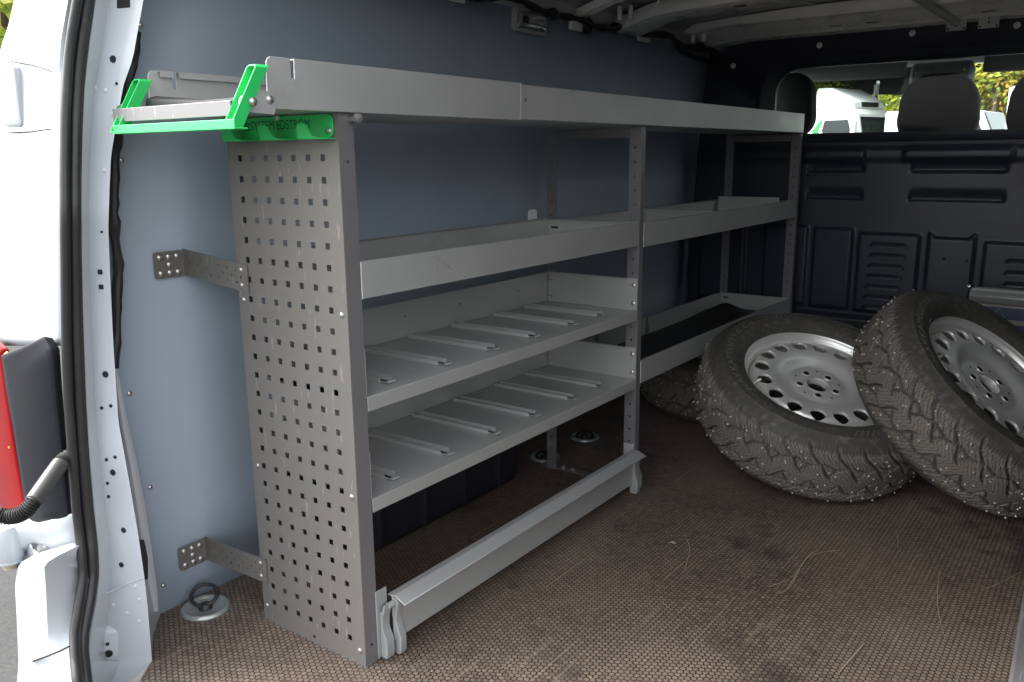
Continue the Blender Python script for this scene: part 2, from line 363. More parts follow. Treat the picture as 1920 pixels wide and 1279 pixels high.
# floor board
mb = MB(); mb.pz([(-.525, -.118), (-.362, -.2295), (-.268, -.34), (1.13, -.34), (1.13, 2.50), (-.525, 2.50)], -.012, 0)
mb.build('floor_board', 'floor', van, smooth=0, bevel=.002)
mb = MB(); mb.box(-.66, 1.2, -.10, 4.3, -.16, -.016); mb.box(-.20, .82, -.36, -.20, -.14, -.016)
mb.build('underbody', 'trimdark', van, smooth=0)
# left wall panel (slightly leaning in towards the roof)
def wallx(z): return interp([(0, -.507), (.4, -.497), (.8, -.483), (1.1, -.464), (1.40, -.436)], z)
zs = [-.01, .2, .4, .6, .8, .95, 1.1, 1.25, 1.388]
def wall_y0(z): return interp([(0, -.125), (.3, -.165), (.6, -.185), (.9, -.16), (1.1, -.12), (1.25, -.06), (1.372, .03)], z)
mb = MB(); mb.grid([[(wallx(z), wall_y0(z)+(BY+.02-wall_y0(z))*k/10, z) for z in zs] for k in range(11)])
wall = mb.build('wall_panel', 'wall', van, solid=-.004)
# screws in the wall
sc = MB(); sc.lathe([(0, .0034), (.003, .0032), (.0055, .0018), (.0062, 0)], 14); sc.lathe([(0, .0036), (.0017, .0036), (.0017, .001)], 6)
scr0 = None
def screw(parent, p, ax, s=1.0):
    global scr0
    if scr0 is None: scr0 = sc.build('screw', 'screw', parent); o = scr0
    else: o = inst(scr0, parent)
    o.parent = parent; o.location = p; o.rotation_euler = Vector(ax).to_track_quat('Z', 'Y').to_euler(); o.scale = (s, s, s); return o
for u, v in [(262, 47), (241, 737), (280, 913), (305, 1097), (845, 8), (938, 23), (1050, 39), (1186, 62), (226, 300)]:
    p = at(u, v, 0, -.485)
    p = at(u, v, 0, wallx(p.z)); screw(wall, (wallx(p.z)+.004, p.y, p.z), (1, 0, .05), .8)
# unseen right wall, closed and blackened to darken the far interior; sill shows
mb = MB(); mb.grid([[(1.125+(-wallx(z)-.507)*.9, y, z) for z in (0, .4, .8, 1.1, 1.372)] for y in (.02, .6, 1.10, 2.46)])
mb.build('dark_side_wall', 'black', van, solid=.004)
mb = MB(); mb.pz([(1.018, .45), (1.0, .99), (1.12, .99), (1.12, .45)], .001, .10); mb.build('side_sill', 'post', van, bevel=.006, bseg=2)
# wheel arch liner, black ribbed, rounded front end
mb = MB(); prof = []
for k in range(61):
    y = .16+.78*k/60; rib = .011*max(0, 1-abs(((y+.03) % .165)-.082)/.016)
    prof.append((-.338+rib, y))
for k in range(1, 9):
    a = k/8*PI/2; prof.append((-.338-.09+.09*math.cos(a), .94+.09*math.sin(a)))
prof += [(-.505, 1.03), (-.505, .16)]
mb.pz(prof, .001, .285)
mb.build('wheel_arch_liner', 'black', van, smooth=50, bevel=.006, bseg=2)
mb = MB(); mb.tube([(-.338, .17, .004), (-.336, .5, .004), (-.337, .94, .004), (-.36, 1.0, .004), (-.43, 1.034, .004)], .004, 8)
mb.build('sealant_bead', 'cable', van)

# ---------------- roof
def roofz(x): return 1.445+.035*(1-((x-.25)/.75)**2)
mb = MB(); rows = []
xs = [-.47+.05*i for i in range(30)]
for k in range(70):
    y = -.05+2.6*k/69; rows.append([(x, y, roofz(x)+.006*math.sin(y*34)*(1 if .1 < (y % .55) < .45 else .2)) for x in xs])
mb.grid(rows); mb.build('roof_skin', 'roof', van, solid=-.01)
mb = MB(); rows = []
for y in (-.10, -.06, .5, 1.5, 2.6, 3.4): rows.append([(x, y, 1.512+.045*(1-((x-.25)/.9)**2)-(.02 if y < -.08 else 0)) for x in np.linspace(-.56, 1.10, 15)])
mb.grid(rows); mb.build('roof_outer', 'white', van, solid=-.008)
mb = MB(); mb.box(-.42, .95, -.10, -.055, 1.435, 1.50); mb.build('rear_header', 'white', van, bevel=.006)
# roof side rail (left): closes wall to roof
mb = MB(); pr = [(-.441, 1.371), (-.462, 1.371), (-.50, 1.46), (-.36, 1.475), (-.36, 1.452), (-.425, 1.43)]
mb.py(pr, -.02, BY-.02); mb.build('roof_side_rail', 'roof', van, bevel=.003)
mb = MB(); mb.py([(.95, 1.374), (.975, 1.374), (1.02, 1.46), (.86, 1.475), (.86, 1.452)], -.02, BY-.02); mb.build('roof_side_rail', 'roof', van, bevel=.003)
def bow(y0, y1, drop, matn, holes=()):
    mb = MB(); rows = []
    n = 34
    for i in range(n+1):
        x = -.43+1.36*i/n; e = abs((x-.25)/.68); zb = roofz(x)-drop-.030*max(0, e-.80)/.2
        wv = .006*max(0, e-.8)/.2
        w_ = y1-y0
        rows.append([(x, y0-wv, zb+drop-.004), (x, y0+.010-wv, zb+.004), (x, y0+.022, zb), (x, (y0+y1)/2, zb+.003), (x, y1-.022, zb), (x, y1-.010+wv, zb+.004), (x, y1+wv, zb+drop-.004)])
    mb.grid(rows); o = mb.build('roof_bow', matn, van, smooth=25, solid=.002)
    for hx in holes:
        hb = MB(); hb.lathe([(0, -.001), (.011, -.001), (.012, .0015)], 16); h = hb.build('hole', 'dark', o)
        h.location = (hx, (y0+y1)/2, roofz(hx)-drop+.0015); h.scale = (1.8, .8, 1)
    return o
bow(1.44, 1.50, .030, 'rooflight')
bow(1.70, 1.875, .048, 'rooflight', (-.02, .18, .62))
bow(.62, .70, .03, 'rooflight'); bow(-.05, .06, .05, 'rooflight')
# front header: stepped flange where the roof meets the bulkhead
mb = MB(); rows = []
for i in range(35):
    x = -.43+1.36*i/34; e = abs((x-.25)/.68); zc = 1.408-.018*max(0, e-.72)/.28
    rows.append([(x, 2.20, roofz(x)-.006), (x, 2.23, zc+.030), (x, 2.30, zc+.026), (x, 2.33, zc+.012), (x, 2.40, zc+.010), (x, 2.42, zc), (x, 2.50, zc-.002), (x, 2.505, zc+.03)])
mb.grid(rows); hd = mb.build('roof_header', 'rooflight', van, smooth=25, solid=.002)
for hx in (.12, .25, .62, .75):
    hb = MB(); hb.box(-.022, .022, -.006, .006, -.0008, .0008); h = hb.build('hole', 'dark', hd, bevel=.0005); h.location = (hx, 2.365, 1.4185)
# longitudinal ridges pressed in the roof skin
for xx in (-.18, .08, .42, .68):
    mb = MB(); mb.tube([(xx, y, roofz(xx)-.001) for y in np.linspace(.1, 2.2, 12)], .008, 8); mb.build('roof_ridge', 'roof', van)
# wire harness along the wall top with tape lumps
pts = []
for k in range(60):
    y = .55+1.98*k/59
    pts.append((-.418+.006*math.sin(y*13)+.004*math.sin(y*31), y, 1.388+.008*math.sin(y*7.3)+.006*math.sin(y*19)))
mb = MB(); mb.tube(pts, [.010+.003*math.sin(k*2.1)+(.007 if k % 11 == 0 else 0) for k in range(60)], 9); mb.build('wire_harness', 'cable', van)
mb = MB(); mb.tube([(-.42, 2.16, 1.385), (-.418, 2.17, 1.372), (-.42, 2.19, 1.362), (-.425, 2.22, 1.358), (-.43, 2.36, 1.348), (-.42, 2.49, 1.335)], .008, 8); mb.build('wire_harness', 'cable', van)
for y, l in ((.80, .07), (1.44, .10), (1.86, .09)):
    mb = MB(); mb.box(-.432, -.424, y, y+l, 1.362, 1.379); mb.build('trim_clip', 'rooflight', van, bevel=.002)
for (x, y) in ((-.33, 1.62), (-.40, 2.27), (-.36, 2.28), (-.36, 1.60)):
    mb = MB(); mb.lathe([(0, 0), (.008, .001), (.009, .006), (.008, .03), (.006, .045)], 12); h = mb.build('roof_plug', 'rooflight', van); h.location = (x, y, roofz(x)-.062)
mb = MB(); mb.tube([at(1236, 0, 2, 1.41), at(1232, 8, 2, 1.40), at(1228, 20, 2, 1.385)], [.004, .003, .001], 6); mb.build('sealant_drip', 'rooflight', van)
# interior lamp on the wall top
lampo = MB(); c = Vector((-.436, 1.185, 1.352)); hw, hh = .082, .030
def rrect(hw, hh, r, n=6):
    out = []
    for cx, cy, a0 in ((hw-r, hh-r, 0), (-hw+r, hh-r, 90), (-hw+r, -hh+r, 180), (hw-r, -hh+r, 270)):
        out += [(cx+r*math.cos(math.radians(a0+90*k/n)), cy+r*math.sin(math.radians(a0+90*k/n))) for k in range(n+1)]
    return out
def frustum(name, mt, par, org, ux, uy, uz, sections):   # sections: (hw,hh,r,h)
    mb = MB(); rows = []
    for hw_, hh_, r_, h_ in sections:
        rows.append([Vector(org)+Vector(ux)*p[0]+Vector(uy)*p[1]+Vector(uz)*h_ for p in rrect(hw_, hh_, r_)])
    k = len(rows[0])
    mb.add([p for r in rows for p in r], [(i*k+j, i*k+(j+1) % k, (i+1)*k+(j+1) % k, (i+1)*k+j) for i in range(len(rows)-1) for j in range(k)]+[tuple(range((len(rows)-1)*k, len(rows)*k)), tuple(range(k))[::-1]])
    return mb.build(name, mt, par, smooth=40)
tz = Vector((.05, 0, 1)).normalized(); tx = Vector((1, 0, -.05)).normalized()
lam = frustum('interior_lamp', 'roof', van, c, (0, 1, 0), tz, tx, [(.085, .034, .012, -.004), (.085, .034, .012, .006), (.080, .030, .011, .009)])
frustum('lamp_lens', 'lens', lam, c, (0, 1, 0), tz, tx, [(.074, .025, .010, .0092), (.072, .024, .010, .016), (.064, .018, .009, .020)])
frustum('lamp_bulb_holder', 'trimdark', lam, c+Vector((0, -.045, 0)), (0, 1, 0), tz, tx, [(.018, .012, .004, .010), (.016, .010, .004, .0215)])
# belt mount / slotted bracket beside lamp
mb = MB(); mb.box(-.437, -.420, 1.40, 1.475, 1.352, 1.40); mb.build('wall_bracket', 'rooflight', van, bevel=.006, bseg=2)
mb = MB(); mb.lathe([(.020, 0), (.026, .004), (.026, .016), (.018, .020), (.014, .010)], 20, ax=(1, 0, -.1)); h = mb.build('cable_grommet', 'cable', van); h.location = (-.425, 1.487, 1.372)

# ---------------- bulkhead
bk = bpy.data.objects.new('bulkhead', None); COL.objects.link(bk); bk.parent = van
def sst(a, b, x):
    t = min(1, max(0, (x-a)/(b-a))); return t*t*(3-2*t)
def padx(x, x0, x1, s): return sst(x0, x0+s, x)*(1-sst(x1-s, x1, x))
def bh(x, z):                                 # raised towards the camera
    h = 0.
    # upper shoulder below the window
    h += .020*sst(.915, .945, z)*(1-sst(.962, .990, z))*(.35+.65*max(padx(x, .355, .735, .02), padx(x, -.02, .235, .02)))
    # two ledges (bottom of recesses)
    for zc in (.885, .778):
        for x0, x1 in ((.385, .72), (.0, .23)):
            h -= .012*padx(x, x0, x1, .02)*sst(zc, zc+.004, z)*(1-sst(zc+.006, zc+.055, z))
    # lower vertical panels
    for x0, x1, z1, d in ((.045, .207, .668, .016), (.222, .452, .655, .017), (.474, .640, .650, .024), (.662, .90, .640, .012), (-.16, .028, .672, .010), (-.45, -.235, .66, .014)):
        top = z1+(.018*(1-padx(x, x0, x1, .03)) if d > .02 else 0)
        h += d*padx(x, x0, x1, .012)*(1-sst(top-.012, top, z))*sst(.335, .347, z)
    h += .022*(1-sst(.300, .325, z))
    return h
nx, nz = 330, 170
rows = [[(-.515+1.62*i/nx, BY-bh(-.515+1.62*i/nx, .10+.898*j/nz), .10+.898*j/nz) for i in range(nx+1)] for j in range(nz+1)]
mb = MB(); mb.grid(rows); mb.build('lower_panel', 'bulk', bk, smooth=60)
mb = MB(); mb.box(-.55, 1.12, BY+.012, BY+.03, -.01, .995); mb.box(-.55, -.43, BY+.012, BY+.03, .995, 1.46); mb.box(.95, 1.12, BY+.012, BY+.03, .995, 1.46); mb.box(-.43, .95, BY+.036, BY+.05, 1.34, 1.47); mb.build('lower_panel_back', 'trimdark', bk, smooth=0)
# louvres
def louvre(x0, x1, z):
    mb = MB(); rows = []; n = 16
    for i in range(n+1):
        t = i/n; x = x0+(x1-x0)*t; e = min(1, min(t, 1-t)/.14); e = math.sqrt(max(0, 1-(1-e)**2))
        yb = BY-.017; rows.append([(x, yb+.001, z+.016*e+.001), (x, yb-.006*e, z+.011*e), (x, yb-.011*e, z+.003*e), (x, yb-.012*e, z-.002*e), (x, yb-.009*e, z-.003*e), (x, yb+.001, z-.003*e)])
    mb.grid(rows); return mb.build('louvre', 'bulk', bk, smooth=50)
for k in range(7): louvre(.268-.002*k, .412-.003*k, .602-.0415*k)
for k in range(6): louvre(.735, .88, .565-.0415*k)
# window surround: plate between outer edge and rounded opening
def rring(x0, x1, z0, z1, r, n=8):
    out = []
    for cx, cz, a0 in ((x1-r, z1-r, 0), (x0+r, z1-r, 90), (x0+r, z0+r, 180), (x1-r, z0+r, 270)):
        out += [(cx+r*math.cos(math.radians(a0+90*k/n)), cz+r*math.sin(math.radians(a0+90*k/n))) for k in range(n+1)]
    return out
OUT = rring(-.50, 1.10, .985, 1.412, .05)
rings = [(OUT, 0.)]
rings.append((rring(-.215, 1.045, 1.000, 1.338, .15), -.002))
rings.append((rring(-.207, 1.037, 1.005, 1.330, .145), -.009))
rings.append((rring(-.199, 1.029, 1.010, 1.322, .14), -.002))
rings.append((rring(-.150, .980, 1.037, 1.292, .10), .016))
rings.append((rring(-.150, .980, 1.037, 1.292, .10), .034))
mb = MB(); k = len(OUT)
mb.add([(x, BY+dy, z) for rg, dy in rings for x, z in rg], [(i*k+j, i*k+(j+1) % k, (i+1)*k+(j+1) % k, (i+1)*k+j) for i in range(len(rings)-1) for j in range(k)])
mb.build('window_surround', 'bulk', bk, smooth=40)
mb = MB(); mb.prism(rring(-.185, 1.015, 1.000, 1.312, .12), lambda p: (p[0], BY+.004, p[1]), lambda p: (p[0], BY+.008, p[1]))
gl = mb.build('window_pane', 'glass', bk, smooth=0)
for x, z in ((-.33, 1.318), (.02, 1.372), (.355, 1.388), (.69, 1.385)):
    mb = MB(); mb.lathe([(0, .006), (.007, .005), (.011, .002), (.0115, 0)], 16, ax=(0, -1, 0)); h = mb.build('trim_clip', 'rooflight', bk); h.location = (x, BY-.001, z)
# strut bolted to the header with two slotted plates
for x0 in (.485, .585):
    mb = MB(); us = [x0+.0125*i for i in range(6)]; vv = [1.372+.0125*i for i in range(5)]
    perf(mb, us, vv, {(0, 0), (4, 0), (0, 3), (4, 3), (2, 1), (2, 2)}, 8, .004, lambda u, v, d: (u, 2.418+d, v), .003); mb.build('bracket_plate', 'roof', van, smooth=30)
mb = MB(); mb.tube([(.44, 2.05, 1.448), (.513, 2.39, 1.40)], .012, 12); st = mb.build('roof_strut', 'roof', van)
mb = MB(); mb.lathe([(0, .006), (.010, .006), (.010, -.006), (0, -.006)], 6, ax=(1, .3, 0)); mb.lathe([(0, .014), (.006, .013), (.006, -.014)], 12, ax=(1, .3, 0)); h = mb.build('bolt', 'chrome', st); h.location = (.517, 2.395, 1.394)
for (u, v) in ((1515, 318), (1529, 318), (1515, 329), (1529, 329)):
    p = at(u, v, 1, BY-.001); mb = MB(); mb.lathe([(0, .002), (.004, .0015), (.0045, 0)], 10, ax=(0, -1, 0)); h = mb.build('bolt', 'dark', bk); h.location = (p.x, BY-.006, p.z)
for (u, v) in ((1770, 485), (1812, 490)):
    p = at(u, v, 1, BY-.025); mb = MB(); mb.lathe([(0, .001), (.005, .001), (.0055, 0)], 12, ax=(0, -1, 0)); h = mb.build('hole', 'dark', bk); h.location = (p.x, BY-.0245, p.z)

# ---------------- cab beyond the window
def headrest(cx, cy, cz, hw, hh, th):
    mb = MB(); rows = []
    for k in range(11):
        t = -1+2*k/10; s = math.sqrt(max(.0, 1-abs(t)**4)); s = max(s, .08)
        pts = []
        for p in rrect(hw*(.86+.14*s) if abs(t) < 1 else hw*.8, hh*(.9+.1*s), min(hw, hh)*.72, 8):
            wz = p[1]; pts.append((cx+p[0]*(1-.16*max(0, wz/hh)), cy+th*t, cz+wz))
        rows.append(pts)
    k = len(rows[0]); mb.add([p for r in rows for p in r], [(i*k+j, i*k+(j+1) % k, (i+1)*k+(j+1) % k, (i+1)*k+j) for i in range(10) for j in range(k)]+[tuple(range(k))[::-1], tuple(range(10*k, 11*k))])
    return mb.build('headrest', 'cloth', van, smooth=60)
headrest(-.20, 2.86, 1.165, .115, .138, .05)
headrest(.408, 2.86, 1.125, .150, .140, .05)
headrest(.80, 2.86, 1.125, .150, .140, .05)
for cx, wd in ((-.20, .24), (.60, .44)):
    frustum('seat_backrest', 'cloth', van, (cx, 2.86, .62), (1, 0, 0), (0, 0, 1), (0, 1, 0), [(wd*.9, .35, .08, -.07), (wd, .37, .1, 0), (wd*.9, .35, .08, .07)])
# cab shell
mb = MB(); mb.grid([[(-.46, 2.535, 1.36), (-.30, 2.535, 1.42), (.25, 2.535, 1.435), (.80, 2.535, 1.42), (.96, 2.535, 1.36)],
                    [(-.46, 3.3, 1.36), (-.30, 3.3, 1.40), (.25, 3.3, 1.412), (.80, 3.3, 1.40), (.96, 3.3, 1.36)],
                    [(-.46, 3.55, 1.33), (-.30, 3.55, 1.352), (.25, 3.55, 1.36), (.80, 3.55, 1.352), (.96, 3.55, 1.33)]])
mb.build('cab_headliner', 'trim', van, solid=-.03)
for s in (-1, 1):
    cxx = .25+s*.72
    mb = MB(); mb.tube([(cxx, 3.52, 1.335), (cxx+s*.05, 4.1, .86), (cxx+s*.05, 4.2, .75)], .035, 10); mb.build('a_pillar', 'trimdark', van)
    mb = MB(); mb.box(cxx-.02 if s < 0 else cxx-.005, cxx+.005 if s < 0 else cxx+.02, 2.56, 4.2, .1, .82); mb.build('cab_door', 'trimdark', van, smooth=0, bevel=.004)
mb = MB(); mb.box(-.46, .96, 3.75, 4.3, .1, .80); mb.build('dashboard', 'trimdark', van, bevel=.05, bseg=3)
mb = MB(); mb.add([(-.44, 3.56, 1.325), (.94, 3.56, 1.325), (.98, 4.25, .80), (-.48, 4.25, .80)], [(0, 1, 2, 3)]); mb.build('windscreen', 'glass', van, smooth=0)
for x0, x1 in ((-.36, .155), (.48, .90)):
    frustum('sun_visor', 'trim', van, ((x0+x1)/2, 3.40, 1.343), (1, 0, 0), (0, .35, .94), (0, -.94, .35), [((x1-x0)/2, .042, .02, -.01), ((x1-x0)/2+.004, .046, .02, 0), ((x1-x0)/2, .042, .02, .01)])
oc = frustum('overhead_console', 'trim', van, (.315, 3.36, 1.305), (1, 0, 0), (0, .35, .94), (0, -.94, .35), [(.13, .055, .025, -.05), (.13, .055, .025, 0), (.115, .045, .02, .02)])
for dx in (-.075, .07): frustum('reading_lamp', 'lens', oc, (.315+dx, 3.342, 1.322), (1, 0, 0), (0, .35, .94), (0, -.94, .35), [(.032, .016, .008, 0), (.028, .013, .006, .008)])

# ---------------- left rear pillar, seal, lamp, bumper (curves traced as pixel columns on known depths)
def cv(tab, v): return interp(tab, v)
uE = [(-280, 352), (-60, 285), (0, 269), (64, 257), (111, 249), (158, 232), (232, 218), (292, 208), (363, 205), (430, 203), (531, 207), (655, 213), (790, 222), (850, 233), (917, 245), (1008, 260), (1092, 272), (1152, 278), (1239, 285), (1300, 290)]
uI = [(-280, 250), (-60, 190), (0, 176), (118, 161), (168, 156), (242, 153), (336, 151), (454, 151), (588, 154), (756, 161), (850, 166), (944, 174), (1024, 183), (1078, 184), (1128, 178), (1186, 166), (1219, 164), (1279, 171), (1330, 176)]
uO = [(-280, 205), (-60, 148), (0, 136), (67, 124), (111, 119), (218, 113), (336, 112), (487, 114), (638, 115), (756, 119), (850, 126), (961, 134), (1041, 144), (1085, 147), (1135, 138), (1186, 130), (1236, 132), (1279, 136), (1330, 140)]
yE = [(-280, -.10), (-60, -.14), (0, -.15), (400, -.215), (850, -.235), (1240, -.229), (1330, -.232)]
yI = [(-280, -.155), (-60, -.195), (0, -.205), (400, -.262), (850, -.282), (1000, -.287), (1080, -.297), (1180, -.335), (1279, -.37), (1330, -.38)]
def yO(v): return cv(yI, v)-.022
def jam(u, v, off=0.):
    a, b = cv(uI, v), cv(uE, v); t = (u-a)/(b-a)
    # bevel near the seal, then a nearly flat face
    y = cv(yI, v)+(cv(yE, v)-cv(yI, v))*(t*.62/.3 if t < .3 else .62+.38*(t-.3)/.7)
    p = at(u, v, 1, y); return p
VV = list(np.linspace(-280, 1240, 77))
mb = MB(); rows = []
for v in VV:
    a, b = cv(uI, v), cv(uE, v); pe = at(b, v, 1, cv(yE, v))
    zc = pe.z; wy = wall_y0(max(0, min(1.37, zc))); wx = wallx(max(0, min(1.39, zc)))
    k1 = Vector((wx-.006, wy+.01, zc)); k0 = pe+(k1-pe)*.10+Vector((-.004, 0, 0))
    rows.append([k1, pe+(k1-pe)*.55+Vector((-.006, -.004, 0)), k0, pe]+[jam(a+(b-a)*t, v) for t in (.97, .85, .6, .42, .34, .30, .25, .14, .04)]+[at(cv(uI, v), v, 1, cv(yI, v))+Vector((-.03, .004, 0))])
mb.grid(rows); jamb = mb.build('rear_pillar', 'white', van, smooth=50)
# lower end of the pillar face reaching below the floor
mb = MB(); rows = []
for v in np.linspace(1240, 1330, 8):
    a = cv(uI, v); b = min(cv(uE, v), 285-(v-1240)*1.05)
    b = max(b, a+6); rows.append([jam(a+(b-a)*t, v) for t in (1, .8, .5, .2, 0)])
mb.grid(rows); mb.build('pillar_foot', 'white', jamb, smooth=50)
# raised latch pad with three holes
pc = [jam(203, 1222, 0)]; n_ = Vector((.80, -.6, .05)).normalized(); ux = Vector((.6, .80, 0)).normalized(); uz = Vector((0, 0, 1))
frustum('latch_pad', 'white', jamb, jam(205, 1222)+n_*-.004, ux, uz, n_, [(.046, .058, .020, -.004), (.042, .054, .020, .004), (.035, .046, .017, .010), (.030, .042, .015, .0115)])
def disc_hole(u, v, r, sq=False, par=jamb, off=.0012, nrm=None, slot=None):
    p = jam(u, v) if nrm is None else nrm[0]
    if nrm is None:
        d1 = jam(u+4, v)-jam(u-4, v); d2 = jam(u, v+8)-jam(u, v-8); nn = d1.cross(d2).normalized()
        if nn.dot(O-p) < 0: nn = -nn
    else: nn = nrm[1]
    mb = MB()
    if slot: mb.box(-slot[0], slot[0], -slot[1], slot[1], -.0015, .0003)
    elif sq: mb.box(-r, r, -r, r, -.0015, .0003)
    else: mb.lathe([(0, .0002), (r, .0003), (r*1.05, -.0015)], 18)
    h = mb.build('hole', 'dark', par, bevel=(.003 if slot else 0)); h.location = p+nn*off; h.rotation_euler = nn.to_track_quat('Z', 'Y').to_euler(); return h
for u, v, r in [(212, 111, .0060), (219, 157, .0025), (191, 435, .0022), (198, 702, .0060), (191, 765, .0032), (208, 761, .0032), (200, 862, .0032), (216, 857, .0032), (212, 886, .0058), (202, 906, .003), (204, 931, .0032), (232, 994, .0052), (228, 1059, .005)]: disc_hole(u, v, r)
disc_hole(188, 510, .0042, True); disc_hole(190, 538, .0042, True)
disc_hole(232, 7, 0, slot=(.014, .007))
pp = jam(205, 1222)+n_*.0075
for dz, r in ((.021, .0035), (0, .0075), (-.021, .0035)): disc_hole(0, 0, r, nrm=(pp+Vector((0, 0, dz)), n_), off=.0006)
for u, v in ((200, 170), (214, 214), (197, 320), (213, 1135), (255, 1100), (263, 1125), (262, 1165), (180, 165), (240, 1150)):
    q = jam(u, v); sw = MB(); sw.lathe([(0, .0012), (.0035, .0009), (.005, 0)], 14); h = sw.build('spot_weld', 'white', jamb); h.location = q; h.rotation_euler = n_.to_track_quat('Z', 'Y').to_euler()
# seam line on the pillar
mb = MB(); mb.tube([jam(186, 1114)+n_*.0005, jam(200, 1112)+n_*.0005, jam(240, 1094)+n_*.0005, jam(268, 1084)+n_*.0005], .0013, 6); mb.build('pillar_seam', 'white', jamb)
# dark slot behind the pillar edge and taped loom along the wall edge
mb = MB(); pts = []; rad = []
for k, v in enumerate(np.linspace(60, 690, 40)):
    e = cv(uE, v); uu = e+interp([(60, -2), (150, 6), (300, 7), (420, 9), (500, 17), (560, 11), (640, 6), (690, -2)], v)
    pts.append(at(uu, v, 0, -.455)); rad.append(.0095+random.uniform(-.0018, .0018)+(.003 if k in (7, 22, 23) else 0))
mb.tube(pts, rad, 9); mb.build('taped_loom', 'cable', van)
mb = MB(); mb.tube([at(263, 1015, 0, -.43), at(268, 1050, 0, -.43), at(272, 1085, 0, -.43)], [.008, .010, .006], 8); mb.build('taped_loom', 'cable', van)
mb = MB(); mb.tube([at(u, v, 0, -.47) for u, v in ((216, 690), (232, 790), (246, 860), (262, 950), (275, 1040), (286, 1110), (292, 1145))], [.004, .008, .010, .011, .012, .010, .006], 8); mb.build('edge_trim', 'white', van)

# door seal: round bulb plus a thin outer lip
mb = MB(); p1 = []; p2 = []
for v in np.linspace(-280, 1330, 104):
    a, b = cv(uO, v), cv(uI, v)
    p1.append(at(b-(b-a)*.27, v, 1, cv(yI, v)-.004)); p2.append(at(a+(b-a)*.24, v, 1, yO(v)-.001))
mb.tube(p1, .0105, 14); mb.tube(p2, .0085, 12)
mb.tube([(x+y)/2+Vector((-.006, .004, 0)) for x, y in zip(p1, p2)], .0075, 8)
mb.build('door_seal', 'seal', van, smooth=60)

# outer body corner
bd = bpy.data.objects.new('body_corner', None); COL.objects.link(bd); bd.parent = van
def strip(name, mt, cols, vs_, par=bd, **kw):        # cols: list of (u(v), y(v)) functions
    mb = MB(); mb.grid([[at(f(v), v, 1, g(v)) for f, g in cols] for v in vs_]); return mb.build(name, mt, par, smooth=40, **kw)
c1 = lambda v: interp([(-280, 198), (-60, 138), (0, 124), (70, 112), (130, 107), (240, 97), (400, 92), (640, 99), (700, 108)], v)
c2 = lambda v: interp([(-280, 112), (-60, 52), (0, 38), (50, 30), (90, 18), (130, 9), (240, 6), (640, 14)], v)
c3 = lambda v: interp([(-280, 104), (-60, 44), (0, 30), (47, 20), (84, 7), (114, 1), (200, -8), (640, -14)], v)
ytop = lambda v: interp([(-280, -.20), (-60, -.235), (0, -.24), (640, -.30)], v)
def body_rows(v0, v1, n):
    mb = MB(); rows = []
    for v in np.linspace(v0, v1, n):
        y = ytop(v); o_ = at(cv(uO, v)+8, v, 1, yO(v)+.010)
        a = at(c1(v), v, 1, y+.012); a0 = at(c1(v)+5, v, 1, y+.010); b = at(c2(v), v, 1, y-.004); bb = at(c2(v)+5, v, 1, y-.004); c = at(c3(v), v, 1, y+.03)
        rows.append([o_, a0, a, a+(b-a)*.5+Vector((0, -.004, 0)), bb, b, c, c+Vector((-.02, .05, 0)), c+Vector((-.03, .5, 0)), c+Vector((-.035, 2.4, 0))])
    mb.grid(rows); return mb.build('corner_panel', 'white', bd, smooth=30, solid=-.003)
body_rows(-280, 648, 60)
for vv in ((114, 122, 134), (250, 247, 242)):
    pts = [at(u, v, 1, ytop(v)-.0055+(.006 if u > 60 else 0)+(.010 if u > 100 else 0)) for u, v in zip((14 if vv[0] < 200 else 2, 60, 96), vv)]
    mb = MB(); mb.tube(pts, .0013, 6); mb.build('panel_seam', 'lampblack', bd)
# hinge cover on the corner
frustum('hinge_cover', 'white', bd, at(18, 182, 1, -.268), (1, 0, 0), (0, 0, 1), (0, -1, 0), [(.030, .052, .008, -.02), (.030, .052, .008, .0), (.026, .048, .007, .003)])
# tail lamp
tl = bpy.data.objects.new('tail_lamp', None); COL.objects.link(tl); tl.parent = van
def poly_patch(name, mt, left, right, par, yl, yr, n=16, mcol=8, bulge=0., solid=.006, bev=0.):
    mb = MB(); rows = []
    def pl(tab, t):
        i = t*(len(tab)-1); k = min(int(i), len(tab)-2); f = i-k
        return (tab[k][0]*(1-f)+tab[k+1][0]*f, tab[k][1]*(1-f)+tab[k+1][1]*f)
    for r in range(n+1):
        t = r/n; a, b = pl(left, t), pl(right, t)
        rows.append([at(a[0]+(b[0]-a[0])*s, a[1]+(b[1]-a[1])*s, 1, yl+(yr-yl)*s-bulge*4*s*(1-s)) for s in [i/mcol for i in range(mcol+1)]])
    mb.grid(rows); return mb.build(name, mt, par, smooth=50, solid=solid, bevel=bev)
poly_patch('lamp_cover', 'lampblack', [(22, 662), (30, 720), (44, 800), (58, 890), (70, 977)], [(99, 633), (113, 655), (120, 760), (130, 860), (140, 961)], tl, -.325, -.298, 24, 10, .004, .02, .0015)
poly_patch('lamp_lens', 'red', [(-30, 610), (-24, 720), (-14, 800), (-4, 880), (12, 935), (29, 985)], [(17, 655), (22, 690), (32, 760), (44, 840), (56, 910), (68, 976)], tl, -.30, -.328, 24, 8, .006, .014, .001)
for u, v, r in ((2, 672, .011), (14, 665, .006), (21, 838, .0035)):
    p = at(u, v, 1, -.336); mb = MB(); mb.lathe([(0, .006), (r*.6, .005), (r, 0)], 14, ax=(.2, -1, 0)); h = mb.build('amber_bulb', 'amber', tl); h.location = p
